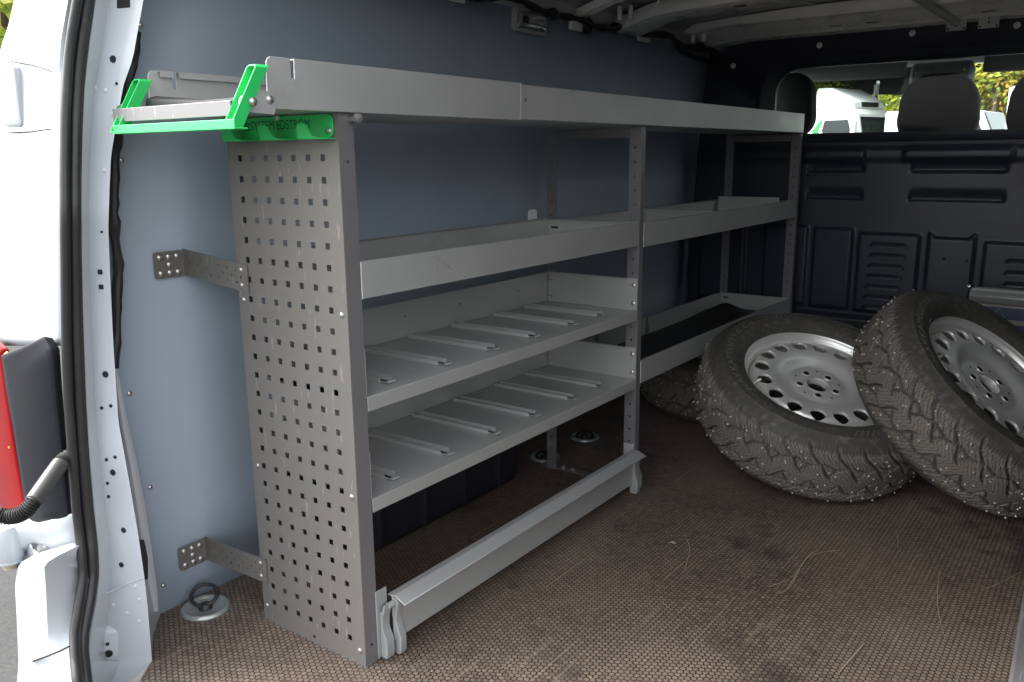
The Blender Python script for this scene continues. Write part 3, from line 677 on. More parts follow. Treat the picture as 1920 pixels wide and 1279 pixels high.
# hinge arm
mb = MB(); pts = [at(-60, 1010, 1, -.36), at(-10, 1008, 1, -.36), at(60, 1002, 1, -.335), at(142, 1000, 1, -.30)]
rows = []
for u, t, b, y in [(-30, 985, 1045, -.37), (0, 975, 1048, -.37), (28, 978, 1047, -.368), (40, 983, 1030, -.362), (60, 984, 1020, -.352), (85, 978, 1026, -.34), (110, 970, 1038, -.325), (142, 962, 1056, -.31)]:
    rows.append([at(u, t, 1, y)+Vector((0, .035, 0)), at(u, t, 1, y)+Vector((0, .004, 0)), at(u, t+5, 1, y), at(u, (t+b)/2, 1, y-.002), at(u, b-5, 1, y), at(u, b, 1, y)+Vector((0, .004, 0)), at(u, b, 1, y)+Vector((0, .035, 0))])
mb.grid(rows); mb.build('hinge_arm', 'white', van, smooth=40, solid=.002)
hc = at(14, 1015, 1, -.375); mb = MB(); mb.lathe([(0, .036), (.024, .034), (.0265, .030), (.0265, -.030), (.024, -.034), (.0245, -.036), (.024, -.040), (0, -.040)], 24, org=hc); mb.build('hinge_barrel', 'white', van, smooth=40)
mb = MB(); mb.lathe([(0, 0), (.014, 0), (.014, -.014), (0, -.014)], 16, org=hc+Vector((.0, 0, -.040))); mb.build('hinge_pin', 'crumb', van)
# black sheet painting the shade of the gap under the hinge arm
poly_patch('gap_shade', 'lampblack', [(40, 1030), (70, 1062)], [(150, 1025), (152, 1066)], bd, -.27, -.26, 2, 2, 0, .004)
poly_patch('inner_flange', 'white', [(74, 1020), (82, 1064)], [(98, 1016), (104, 1060)], bd, -.285, -.285, 2, 2, 0, .006)
# bumper
bm = MB(); rows = []
Lb = [(1026, 52), (1050, 38), (1100, 31), (1150, 34), (1200, 36), (1240, 38), (1300, 33), (1340, 30)]
for v in np.linspace(1062, 1340, 24):
    s0 = interp(Lb, v); o_ = interp(uO, v)+10; c_ = interp([(1062, 64), (1100, 62), (1200, 62), (1340, 58)], v); d_ = interp([(1062, 84), (1120, 88), (1160, 90), (1240, 96), (1340, 96)], v)
    pa = at(s0, v, 1, -.36); pb = at(c_, v, 1, -.385); pd = at(d_, v, 1, -.385+.004); pe = at(o_, v, 1, yO(v)+.012)
    rows.append([pa+Vector((-.02, .3, 0)), pa+Vector((-.012, .03, 0)), pa, pa*.5+pb*.5+Vector((-.006, -.008, 0)), pb, pb*.35+pd*.65, pd, pd*.5+pe*.5, pe, pe+Vector((-.03, .03, 0))])
wts = [1, 1, 1, 1, 1, 1, .9, .6, .1, 0]
rows = [[p+Vector((0, .075*w_, .016*w_)) for p, w_ in zip(rows[0], wts)], [p+Vector((0, .030*w_, .012*w_)) for p, w_ in zip(rows[0], wts)], [p+Vector((0, .006*w_, .006*w_)) for p, w_ in zip(rows[0], wts)]]+rows
bm.grid(rows); bp_ = bm.build('bumper', 'white', van, smooth=40, solid=.003)
mb = MB(); mb.tube([at(u, v, 1, -.3885) for u, v in ((62, 1240), (90, 1230), (110, 1222), (130, 1212))], .0016, 6); mb.build('bumper_seam', 'lampblack', bp_)
poly_patch('bumper_shoulder', 'white', [(52, 1000), (36, 1048), (33, 1062)], [(58, 1022), (100, 1062), (112, 1072)], bp_, -.34, -.352, 8, 6, .004, .004)
# corrugated door loom
mb = MB(); a0, b0 = at(114, 868, 1, -.325), at(62, 942, 1, -.40)
mb.tube([a0+(b0-a0)*t for t in (0, .02, .5, .98, 1)], [.012, .0145, .0145, .0145, .012], 16); sleeve = mb.build('door_loom_sleeve', 'conduit', van)
mb = MB(); path = [b0+(a0-b0)*.04, b0, at(50, 957, 1, -.41), at(34, 966, 1, -.42), at(14, 969, 1, -.43), at(-12, 964, 1, -.445), at(-40, 952, 1, -.46)]
def smooth_path(P, n):
    P = [Vector(p) for p in P]; out = []
    for i in range(len(P)-1):
        p0, p1, p2, p3 = P[max(i-1, 0)], P[i], P[i+1], P[min(i+2, len(P)-1)]
        for k in range(n):
            t = k/n; out.append(.5*((2*p1)+(p2-p0)*t+(2*p0-5*p1+4*p2-p3)*t*t+(3*p1-p0-3*p2+p3)*t**3))
    return out+[P[-1]]
sp = smooth_path(path, 24); mb.tube(sp, [.0118+.0024*math.sin(k*2*PI/6) for k in range(len(sp))], 14)
mb.build('door_loom', 'cable', van, smooth=60)
mb = MB(); sp = smooth_path([a0+(a0-b0)*-.01, a0+(a0-b0)*.1, a0+(a0-b0)*.12+Vector((-.004, .02, .006)), a0+(a0-b0)*.16+Vector((-.01, .05, .012))], 14); mb.tube(sp, [.0108+.0022*math.sin(k*1.5708) for k in range(len(sp))], 12); mb.build('door_loom', 'conduit', van, smooth=60)

# lashing eyes in the floor
def lashing(x, y, ring, r=.052):
    t = bpy.data.objects.new('lashing_eye', None); COL.objects.link(t); t.parent = van; t.location = (x, y, 0)
    mb = MB(); mb.lathe([(r, .0005), (r*.99, .005), (r*.93, .0085), (r*.84, .0088), (r*.78, .006), (r*.70, .0022), (r*.3, .0012), (0, .0012)], 40); mb.build('dish', 'zinc', t, smooth=50)
    mb = MB(); mb.lathe([(0, .016), (.010, .013), (.014, .006), (.015, .002)], 18); mb.build('boss', 'cable', t)
    mb = MB()
    if ring: pts = [(.028*math.cos(a)*.70-.7*.022*(1+math.sin(a)), .028*math.cos(a)*.70+.7*.022*(1+math.sin(a))-.006, .010+.014*(1+math.sin(a))) for a in np.linspace(-1.45, 2*PI-1.69, 30)]
    else: pts = [(.029*math.cos(a), .029*math.sin(a), .008+.003*math.sin(a)) for a in np.linspace(0, 2*PI, 30)]
    mb.tube(pts, .0042, 10); mb.build('ring', 'cable', t)
lashing(-.445, -.050, True); lashing(-.357, 1.398, False, .050); lashing(-.36, 1.155, False, .050)

# ================================================================== SHELVING RACK
rack = thing('shelving_rack', 'grey metal shelving rack with perforated end panel and green latch on top tray', 'shelving')
W_, H, L1, L2, TOP = .306, 1.036, 1.0857, 2.4217, 1.1125
# perforated end panel
PIT = .03803; hx0 = -.2695
us = [-W_, hx0-PIT/2]+[hx0+PIT*(i+.5) for i in range(7)]+[0]
vs_ = [0, .0493-PIT/2]+[.0493+PIT*(j+.5) for j in range(25)]+[H]
mb = MB(); perf(mb, us, vs_, {(i+1, j+1) for i in range(7) for j in range(25)}, 4, .0057, lambda u, v, d: (u, d, v), .0015)
ep = mb.build('end_panel', 'panel', rack, smooth=0)
mb = MB(); perf(mb, [0.0017, .0125, .0235, .035], [0, .035, .045, .95, .96, H], {(1, 1), (1, 3)}, 8, .0035, lambda u, v, d: (.0006-d, u, v), .0018); mb.build('front_flange', 'post', ep, smooth=30, bevel=.0006)
mb = MB(); mb.box(-W_-.0002, -W_+.0016, .0016, .03, 0, H); mb.build('rear_flange', 'post', ep, smooth=0)
mb = MB(); mb.lathe([(0, .0015), (.003, .0015), (.0032, 0)], 12, ax=(0, -1, 0)); h = mb.build('hole', 'dark', ep); p = at(590, 1193, 1, 0); h.location = (p.x, -.0003, p.z)
for u, v in ((640, 591), (456, 562), (482, 873), (659, 932), (500, 1135), (674, 1220)):
    p = at(u, v, 1, -.001); screw(ep, (p.x, -.0004, p.z), (0, -1, 0), .95)
mb = MB(); mb.tube([(.0008, .026, 1.024), (.026, .024, 1.027)], .0045, 12); mb.lathe([(0, .014), (.008, .013), (.008, .006), (.0045, .005)], 6, org=(.013, .026, 1.025), ax=(1, -.1, .1)); mb.build('bolt', 'screw', ep)

# posts and cross frames
def post(x0, x1, y, front, z0=0., par=None):
    t = bpy.data.objects.new('post', None); COL.objects.link(t); t.parent = rack
    n = int((H-.03)/.038); vs2 = [z0]+[.03+.038*i-.019 for i in range(1, n+1)]+[H-.002]
    c = (x0+x1)/2
    mb = MB(); perf(mb, [x0, c-.008, c+.008, x1], vs2, {(1, j) for j in range(1, n)}, 8, .0036, lambda u, v, d: (u, y+d, v), .0016); mb.build('web', 'post', t, smooth=30)
    mb = MB()
    if front: mb.box(x1-.0014, x1+.0004, y+.0018, y+.024, z0, H-.002)
    else:
        perf(mb, [y+.0018, y+.010, y+.026, y+.034], vs2, {(1, j) for j in range(1, n)}, 8, .0036, lambda u, v, d: (x0+.0016-d, u, v), .0016)
    mb.build('flange', 'post', t, smooth=30)
    if front:
        mb = MB(); mb.box(x0, x0+.0016, y+.0018, y+.02, z0, H-.002); mb.build('flange', 'post', t, smooth=0)
    return t
for y in (L1, L2):
    post(-.036, 0, y, True); post(-W_, -W_+.034, y, False)
    mb = MB(); mb.box(-W_+.036, -.038, y+.001, y+.0028, H-.030, H-.004); mb.box(-W_+.036, -.038, y+.003, y+.022, H-.0065, H-.004); mb.build('cross_bar', 'post', rack, smooth=0, bevel=.0006)
    mb = MB(); mb.box(-W_-.03, -.038, y+.002, y+.030, .001, .005); fb = mb.build('foot_bar', 'post', rack, smooth=0, bevel=.001)
    for x in (-W_+.05, -W_+.085):
        mb = MB(); mb.lathe([(0, .010), (.006, .009), (.0065, .005), (.0065, .0045), (.011, .0045), (.011, .003), (0, .003)], 6, org=(x, y+.015, .0024)); mb.build('bolt', 'screw', fb)

# trays
def tray(name, y0, y1, zb, zt, mt='rack'):
    t = bpy.data.objects.new(name, None); COL.objects.link(t); t.parent = rack
    e = .0014
    mb = MB(); mb.box(-W_+.004, -.0016, y0+.002, y1-.002, zb+.0006, zb+.002); mb.build('tray_floor', mt, t, smooth=0)
    mb = MB(); mb.py([(-.001, zb), (.0008, zb), (.0008, zt), (-.009, zt), (-.009, zt-.0014), (-.001, zt-.0014)], y0, y1); mb.build('front_lip', mt, t, smooth=0, bevel=.0006)
    mb = MB(); mb.py([(-W_+.003, zb), (-W_+.0045, zb), (-W_+.0045, zt-.0014), (-W_+.013, zt-.0014), (-W_+.013, zt), (-W_+.003, zt)], y0, y1); mb.build('rear_lip', mt, t, smooth=0, bevel=.0006)
    for s, y in ((1, y0), (-1, y1)):
        if s > 0:
            eb = MB(); eb.box(-.0012, .0010, y0-.0009, y0-.0001, zb, zt); eb.build('cut_edge_highlight', 'rooflight', t, smooth=0)  # near-white strip: bare cut edge with its highlight painted in
        mb = MB(); mb.box(-W_+.005, -.0014, min(y, y+s*.0014), max(y, y+s*.0014), zb+.002, zt-.002); mb.box(-W_+.014, -.010, min(y+s*.0015, y+s*.009), max(y+s*.0015, y+s*.009), zt-.0034, zt-.002); mb.build('end_wall', mt, t, smooth=0)
    return t
t1 = tray('tray', .037, L1-.002, .715, .7815)
t2 = tray('tray', L1+.026, L2-.003, .709, .777)
t3 = tray('tray', L1+.026, L2-.003, .316, .382)
for t, y in ((t1, L1-.0045), (t3, L2-.0055)):
    mb = MB(); z = .755 if t is t1 else .360
    mb.box(-W_+.010, -W_+.042, y-.0008, y, z-.003, z+.003); mb.build('slot', 'dark', t, bevel=.0007); screw(t, (-W_+.014, y-.0005, z), (0, -1, 0), .8)
for pts in ([(815, 474), (818, 486), (834, 494), (847, 505)], [(820, 500), (822, 512)], [(1070, 470), (1078, 466)]):
    mb = MB(); mb.tube([at(u, v, 0, .0009) for u, v in pts], .00045, 5); mb.build('scratch', 'screw', t1)
# cross dividers inside the far trays
mb = MB(); mb.px([(1.70, .7115), (1.702, .7115), (1.716, .772), (1.714, .772)], -W_+.006, -.002); mb.build('divider', 'rack', t2, smooth=0)
mb = MB(); mb.box(-.306+.014, -.04, 2.33, 2.3315, .7115, .79); mb.build('divider', 'rack', t2, smooth=0)
for y in (1.36, 1.72):
    mb = MB(); mb.px([(y, .319), (y+.035, .319), (y+.02, .378), (y+.012, .378)], -W_+.005, -W_+.0065); mb.build('gusset', 'post', t3, smooth=0)
def shelf(zt, zl, zw):
    t = bpy.data.objects.new('shelf', None); COL.objects.link(t); t.parent = rack
    y0, y1 = .037, L1-.002
    mb = MB(); mb.py([(-W_+.003, zt-.0016), (-.0006, zt-.0016), (-.0006, zl), (.001, zl), (.001, zt-.0006), (.0002, zt), (-W_+.003, zt)], y0, y1); fl = mb.build('shelf_plate', 'rack', t, smooth=0, bevel=.0008)
    mb = MB(); mb.py([(-W_+.003, zt+.0004), (-W_+.0046, zt+.0004), (-W_+.0046, zw-.0015), (-W_+.014, zw-.0015), (-W_+.014, zw), (-W_+.003, zw)], y0, y1); bw = mb.build('back_wall', 'rack', t, smooth=0, bevel=.0005)
    for y in (.46, .67, .93):
        mb = MB(); mb.lathe([(0, .0006), (.0022, .0006), (.0024, 0)], 10, ax=(1, 0, 0)); h = mb.build('hole', 'dark', bw); h.location = (-W_+.0046, y, zt+.052)
    for s, y in ((1, y0), (-1, y1)):
        mb = MB(); ys = sorted((y, y+s*.0016)); mb.box(-W_+.006, -.001, ys[0], ys[1], zt+.0004, zw)
        ys2 = sorted((y+s*.0018, y+s*.011)); mb.box(-W_+.016, -.032, ys2[0], ys2[1], zw-.0016, zw); ew = mb.build('end_wall', 'rack', t, smooth=0, bevel=.0005)
        if s < 0:
            for x, z in ((-.012, zw-.020), (-.012, zt+.020), (-W_+.018, zw-.020), (-W_+.018, zt+.022)): screw(ew, (x, y-.0016, z), (0, -1, 0), 1.1)
    # small slots in the plate
    for y in (.24, .405, .57, .735, .90):
        for x in (-.075, -.235):
            mb = MB(); mb.box(x-.0035, x+.0035, y-.0016, y+.0016, zt+.0001, zt+.0006); mb.build('slot', 'alu', fl, smooth=0)
    # divider rails: shallow U channels with a tongue at the front
    for y in (.15, .320, .488, .651, .827, .975):
        r = rail0 if rails else None
        mb = MB(); mb.px([(-.042, 0), (-.012, 0), (-.012, .009), (-.0134, .009), (-.0134, .0014), (-.0406, .0014), (-.0406, .009), (-.042, .009)], -.292, -.050)
        mb.box(-.066, -.030, -.0400, -.0200, .0022, .0036)
        mb.box(-.030, -.0285, -.0400, -.0200, .0022, .0060)
        if not rails:
            o = mb.build('divider_rail', 'rack', t, smooth=0, bevel=.0004); rails.append(o)
            ro = MB(); ro.box(-.062, -.040, -.037, -.029, .0037, .0042); h = ro.build('slot', 'dark', o, bevel=.0002)
        else:
            o = inst(rails[0], t); h = inst(rails[0].children[0], o)
        o.location = (0, y+.012, zt+.0004)
    return t
rails = []; rail0 = None
shelf(.533, .505, .624); shelf(.334, .3063, .426)
mb = MB(); mb.box(-W_-.002, -W_+.002, L1-.06, L1-.002, .655, .668); mb.build('wall_tab', 'rooflight', rack, bevel=.001)
p = at(1016, 402, 0, -.34); frustum('wall_tab', 'rooflight', rack, (-.33, 1.045, .785), (0, 1, 0), (0, 0, 1), (1, 0, 0), [(.022, .022, .010, -.001), (.022, .022, .010, .001)])

# top tray: near sliding part over far part
tt = bpy.data.objects.new('top_tray', None); COL.objects.link(tt); tt.parent = rack
ZB = H
def lip_prof(y0, y1, zb, zt, notch):
    pr = [(y0, zb+.014), (y0+.004, zb), (y1, zb), (y1, zt)]
    if notch: pr += [(-.0935, zt), (-.0945, zt-.030), (-.1005, zt-.030), (-.1015, zt)]
    pr += [(y0+.010, zt), (y0+.005, zt-.003), (y0+.002, zt-.009)]
    return pr
mb = MB(); mb.px(lip_prof(-.149, .513, ZB, TOP, True), .0095, .0112); mb.build('front_lip', 'rack', tt, smooth=0, bevel=.0005)
mb = MB(); mb.px(lip_prof(-.149, .513, ZB, TOP, True), -W_-.003, -W_-.0013); mb.build('rear_lip', 'rack', tt, smooth=0, bevel=.0005)
for xa, xb in ((.001, .0095), (-W_-.0013, -W_+.007)):
    mb = MB(); mb.box(xa, xb, -.128, -.1025, TOP-.0016, TOP); mb.box(xa, xb, -.0925, .513, TOP-.0016, TOP); 
    if xa < 0: mb.box(xb-.0014, xb, -.128, -.1025, TOP-.011, TOP-.0018); mb.box(xb-.0014, xb, -.0925, .513, TOP-.011, TOP-.0018)
    mb.build('hem', 'rack', tt, smooth=0)
mb = MB(); mb.box(-W_-.001, .0093, -.140, .513, ZB+.0005, ZB+.002); mb.build('tray_floor', 'rack', tt, smooth=0)
mb = MB(); mb.py([(.0040, ZB+.0025), (.0060, ZB+.0025), (.0060, TOP-.0025), (-.004, TOP-.0025), (-.004, TOP-.004), (.0040, TOP-.004)], .5145, L2+.012); fl_ = mb.build('front_lip', 'rack', tt, smooth=0, bevel=.0005)
mb = MB(); mb.py([(-W_, ZB+.0025), (-W_+.002, ZB+.0025), (-W_+.002, TOP-.003), (-W_+.010, TOP-.003), (-W_+.010, TOP-.0015), (-W_, TOP-.0015)], .40, L2+.012); mb.build('rear_lip', 'rack', tt, smooth=0, bevel=.0005)
mb = MB(); mb.box(-W_+.003, .0038, .40, L2+.010, ZB+.0026, ZB+.004); mb.build('tray_floor', 'rack', tt, smooth=0)
mb = MB(); mb.box(-W_+.003, .0038, L2+.0095, L2+.011, ZB+.0045, TOP-.003); mb.build('end_wall', 'rack', tt, smooth=0)
mb = MB(); mb.box(.0061, .0065, .536, .5395, 1.075, 1.083); mb.build('slot', 'dark', fl_, smooth=0)
mb = MB(); mb.tube([(.0108, .5128, ZB+.001), (.0108, .5128, TOP-.001)], .0013, 8); mb.build('rolled_edge', 'alu', tt)
# latch: green swing handle, grey cross bar, pivot tabs, black foam
la = bpy.data.objects.new('end_latch', None); COL.objects.link(la); la.parent = rack
YH = -.212
zL, zR = at(224, 233, 1, YH), at(452, 229, 1, YH)
mb = MB(); mb.px([(YH-.012, 1.004), (YH+.012, 1.004), (YH+.012, 1.0065), (YH-.0095, 1.0065), (YH-.0095, 1.018), (YH-.012, 1.018)], zL.x, zR.x); mb.build('handle_bar', 'green', la, smooth=0, bevel=.0008)
def arm(xc, ztop):
    mb = MB(); hw, th = .0095, .0022; z0, z1 = 1.0066, ztop; lean = .048
    outer = [(xc-hw-.006, z0), (xc+hw-.006, z0), (xc+hw+.004, z1-.004), (xc+hw, z1), (xc-hw+.004, z1), (xc-hw, z1-.004)]
    inner = [(xc-hw-.006+th, z0+th), (xc+hw-.006-th, z0+th), (xc+hw+.004-th, z1-.004-th*.4), (xc+hw-th*.5, z1-th), (xc-hw+.004+th*.5, z1-th), (xc-hw+th, z1-.004-th*.4)]
    def pt(p, y): return (p[0], y+lean*(p[1]-z0)/(z1-z0), p[1])
    vs = [pt(p, YH-.0115) for p in outer+inner]+[pt(p, YH+.0115) for p in outer+inner]; n = 6; fs = []
    for i in range(n):
        j = (i+1) % n
        fs += [(i, j, n+j, n+i), (2*n+i, 3*n+i, 3*n+j, 2*n+j), (i, 2*n+i, 2*n+j, j), (n+i, n+j, 3*n+j, 3*n+i)]
    mb.add(vs, fs); return mb.build('handle_arm', 'green', la, smooth=0, bevel=.0006)
arm(.012, 1.098); arm(-.298, 1.095)
mb = MB(); mb.box(-.325, .000, YH+.004, YH+.006, 1.024, 1.046); mb.box(-.325, .000, YH+.006, YH+.022, 1.0445, 1.046); cb = mb.build('cross_bar', 'post', la, smooth=0, bevel=.0008)
for x0, x1 in ((.0118, .0136), (-.3295, -.3277)):
    mb = MB(); pr = [(-.186+.045*k/6*0, 0) for k in range(1)]
    pr = [(-.200, 1.030), (-.140, 1.027), (-.137, 1.034), (-.137, 1.052), (-.141, 1.059), (-.148, 1.062), (-.165, 1.061), (-.198, 1.052), (-.203, 1.042)]
    mb.px(pr, x0, x1); mb.build('pivot_tab', 'alu', la, smooth=0, bevel=.0005)
for y, z in ((-.147, 1.049), (-.184, 1.044)): screw(la, (.0138 if y > -.16 else .022, y, z), (1, -.1, 0), 1.15)
mb = MB(); rows = []
for k in range(13):
    x = -.285+.25*k/12; rows.append([(x, -.168, 1.042), (x, -.165, 1.050+.010*max(0, 1-k/7)), (x, -.150, 1.052+.012*max(0, 1-k/7)), (x, -.10, 1.0395)])
mb.grid(rows); mb.build('foam_strip', 'rubbermat', la, solid=.004)
# hook rail with lettering
hr = bpy.data.objects.new('hook_rail', None); COL.objects.link(hr); hr.parent = rack
pr = [(-.313, .994), (-.030, .994), (-.017, .995), (-.011, 1.000), (-.009, 1.008), (-.009, 1.024), (-.012, 1.030), (-.018, 1.0335), (-.140, 1.0335), (-.146, 1.037), (-.156, 1.037), (-.162, 1.0335), (-.313, 1.0335)]
mb = MB(); mb.py(pr, -.0030, -.0012); mb.build('rail_plate', 'green', hr, smooth=0, bevel=.0004)
for ua, ub in ((418, 460), (487, 531), (558, 604)):
    xa, xb = at(ua, 262, 1, -.034).x, at(ub, 262, 1, -.034).x
    mb = MB(); mb.box(xa, xb, -.034, -.0032, .9925, .9943)
    pr = [(xa, .9945), (xa+.048*(xb-xa)/.06, .9945), (xa+.036, .998), (xa+.029, 1.006), (xa+.025, 1.016), (xa+.020, 1.0185), (xa+.004, 1.0185), (xa, 1.014)]
    mb.prism(pr, lambda p: (p[0], -.034-.10*(p[1]-.9945), p[1]), lambda p: (p[0], -.0322-.10*(p[1]-.9945), p[1])); mb.build('hook', 'green', hr, smooth=0, bevel=.0004)
screw(hr, (-.151, -.003, 1.0315), (0, -1, 0), 1.0); screw(hr, (-.020, -.003, 1.006), (0, -1, 0), 1.05)
tv, tf = text_mesh('SYSTEM EDSTRÖM', 1.0, .0)
x0t, x1t = min(v.x for v in tv), max(v.x for v in tv); capz = max(v.y for v in tv if v.x < x0t+.5)
pa, pb = at(471, 245, 1, -.0034), at(581, 243, 1, -.0034); sx = (pb.x-pa.x)/(x1t-x0t); szz = (at(471, 228, 1, -.0034).z-pa.z)/capz
mb = MB(); mb.add([(pa.x+(v.x-x0t)*sx, -.00335, pa.z+v.y*szz) for v in tv], tf)
for i in range(3):
    for j, w__ in ((0, .003), (1, .0035), (2, .0028)):
        if (i, j) == (1, 2): continue
        xx = pa.x-.0165+j*.005; zz = pa.z+i*.0050; mb.add([(xx, -.00335, zz), (xx+w__, -.00335, zz), (xx+w__, -.00335, zz+.0032), (xx, -.00335, zz+.0032)], [(0, 1, 2, 3)])
mb.build('lettering', 'ink', hr, smooth=0)

# wall brackets
def wbracket(xb, zt, zb_, xe, zet, zeb, ylen, wx):
    t = bpy.data.objects.new('wall_bracket', None); COL.objects.link(t); t.parent = rack
    Lx = abs(xe-xb); hh = zt-zb_; n = 15
    def fn(u, v, d): return (xb+u, -.0035+d, zb_+(zeb-zb_)*u/Lx+v)
    mb = MB(); perf(mb, [Lx*i/n for i in range(n+1)], [0, .009, .021, .033, .045, hh], {(i, j) for i in range(1, n-1) for j in (1, 2, 3) if (i+j) % 2}, 8, .0026, fn, .002); a = mb.build('arm', 'panel', t, smooth=30)
    def fn2(u, v, d): return (xb+.002-d, -.0035-u, zb_-.002+v)
    mb = MB(); mb.prism([(p[0]+ylen/2, p[1]+hh/2) for p in rrect(ylen/2, hh/2, .006)], lambda p: fn2(*p, 0), lambda p: fn2(*p, .002)); b = mb.build('wall_plate', 'panel', t, smooth=30)
    for k, (du, dv) in enumerate([(.22, .8), (.50, .8), (.80, .8), (.50, .5), (.22, .2), (.50, .2), (.80, .2)]): screw(b, fn2(ylen*du, hh*dv, -.0002), (1, 0, .03), 1.15)
    for uu_, vv_ in ((Lx-.020, .042), (Lx-.020, .012)): q = fn(uu_, vv_, 0); screw(a, (q[0], q[1]-.0002, q[2]), (0, -1, 0), .95)
    return t
wbracket(-.479, .782, .728, -.270, .762, .708, .066, 0)
wbracket(-.498, .137, .083, -.284, .145, .090, .066, 0)
# bottom front flap
fb_ = bpy.data.objects.new('front_flap', None); COL.objects.link(fb_); fb_.parent = rack
mb = MB(); mb.py([(.002, .1275), (.020, .1300), (.0475, .1185), (.048, .1165), (.0465, .1160), (.0200, .1275), (.0185, .1265), (.0165, .120), (.0165, .032), (.0145, .030), (.013, .032), (.013, .120), (.011, .1255), (.002, .1255)], .064, 1.066); mb.build('flap_profile', 'alu', fb_, smooth=30, bevel=.0005)
def clip(y0, y1, sgn=1, dz=0, dx=0):
    out = [(.003, .002), (.024, .002), (.028, .010), (.028, .040), (.020, .062), (.017, .080), (.021, .098), (.024, .112), (.018, .122), (.008, .121), (.004, .110), (.006, .085), (.009, .066), (.008, .05), (.003, .04)]
    mb = MB(); mb.py([(x+dx, z+dz) for x, z in out], y0, y1); return mb.build('end_clip', 'clip', fb_, smooth=30, bevel=.002, bseg=2)
clip(.0655, .083, dx=.003); clip(1.047, 1.066, dx=.004)
mb = MB(); mb.box(.001, .0045, .030, .060, .004, .146); mb.py([(.0045, .004), (.020, .004), (.022, .014), (.021, .044), (.0135, .060), (.011, .072), (.013, .092), (.017, .104), (.019, .118), (.016, .118), (.012, .106), (.0045, .100)], .037, .058); mb.build('post_clip', 'clip', fb_, smooth=30, bevel=.0015, bseg=2)
mb = MB(); mb.box(-.028, .004, L1-.016, L1-.001, .100, .142); mb.py([(.0045, .004), (.020, .004), (.022, .014), (.021, .044), (.0135, .060), (.011, .072), (.013, .092), (.017, .104), (.0045, .108)], L1-.017, L1+.012); mb.build('post_clip', 'clip', fb_, smooth=30, bevel=.0015, bseg=2)
mb = MB(); mb.tube([(.016, .064, .112), (.016, .050, .112)], .006, 12); mb.build('pivot_pin', 'alu', fb_)

# rubber mat lying in the lower far tray
mb = MB(); rows = []
for i in range(26):
    y = 1.15+1.235*i/25
    row = []
    for j in range(13):
        x = -.292+.284*j/12
        z = .3205+.0015*math.sin(y*11+x*9)
        z += .050*math.exp(-((y-2.23)/.09)**2-((x+.20)/.07)**2)
        z += .022*math.exp(-((y-1.5)/.5)**2-((x+.03)/.04)**2)
        row.append((x, y, z))
    rows.append(row)
mb.grid(rows); tag(mb.build('rubber_mat', 'rubbermat', None, smooth=60, solid=.003), 'black rubber mat with a raised fold lying in the low far tray', 'mat')

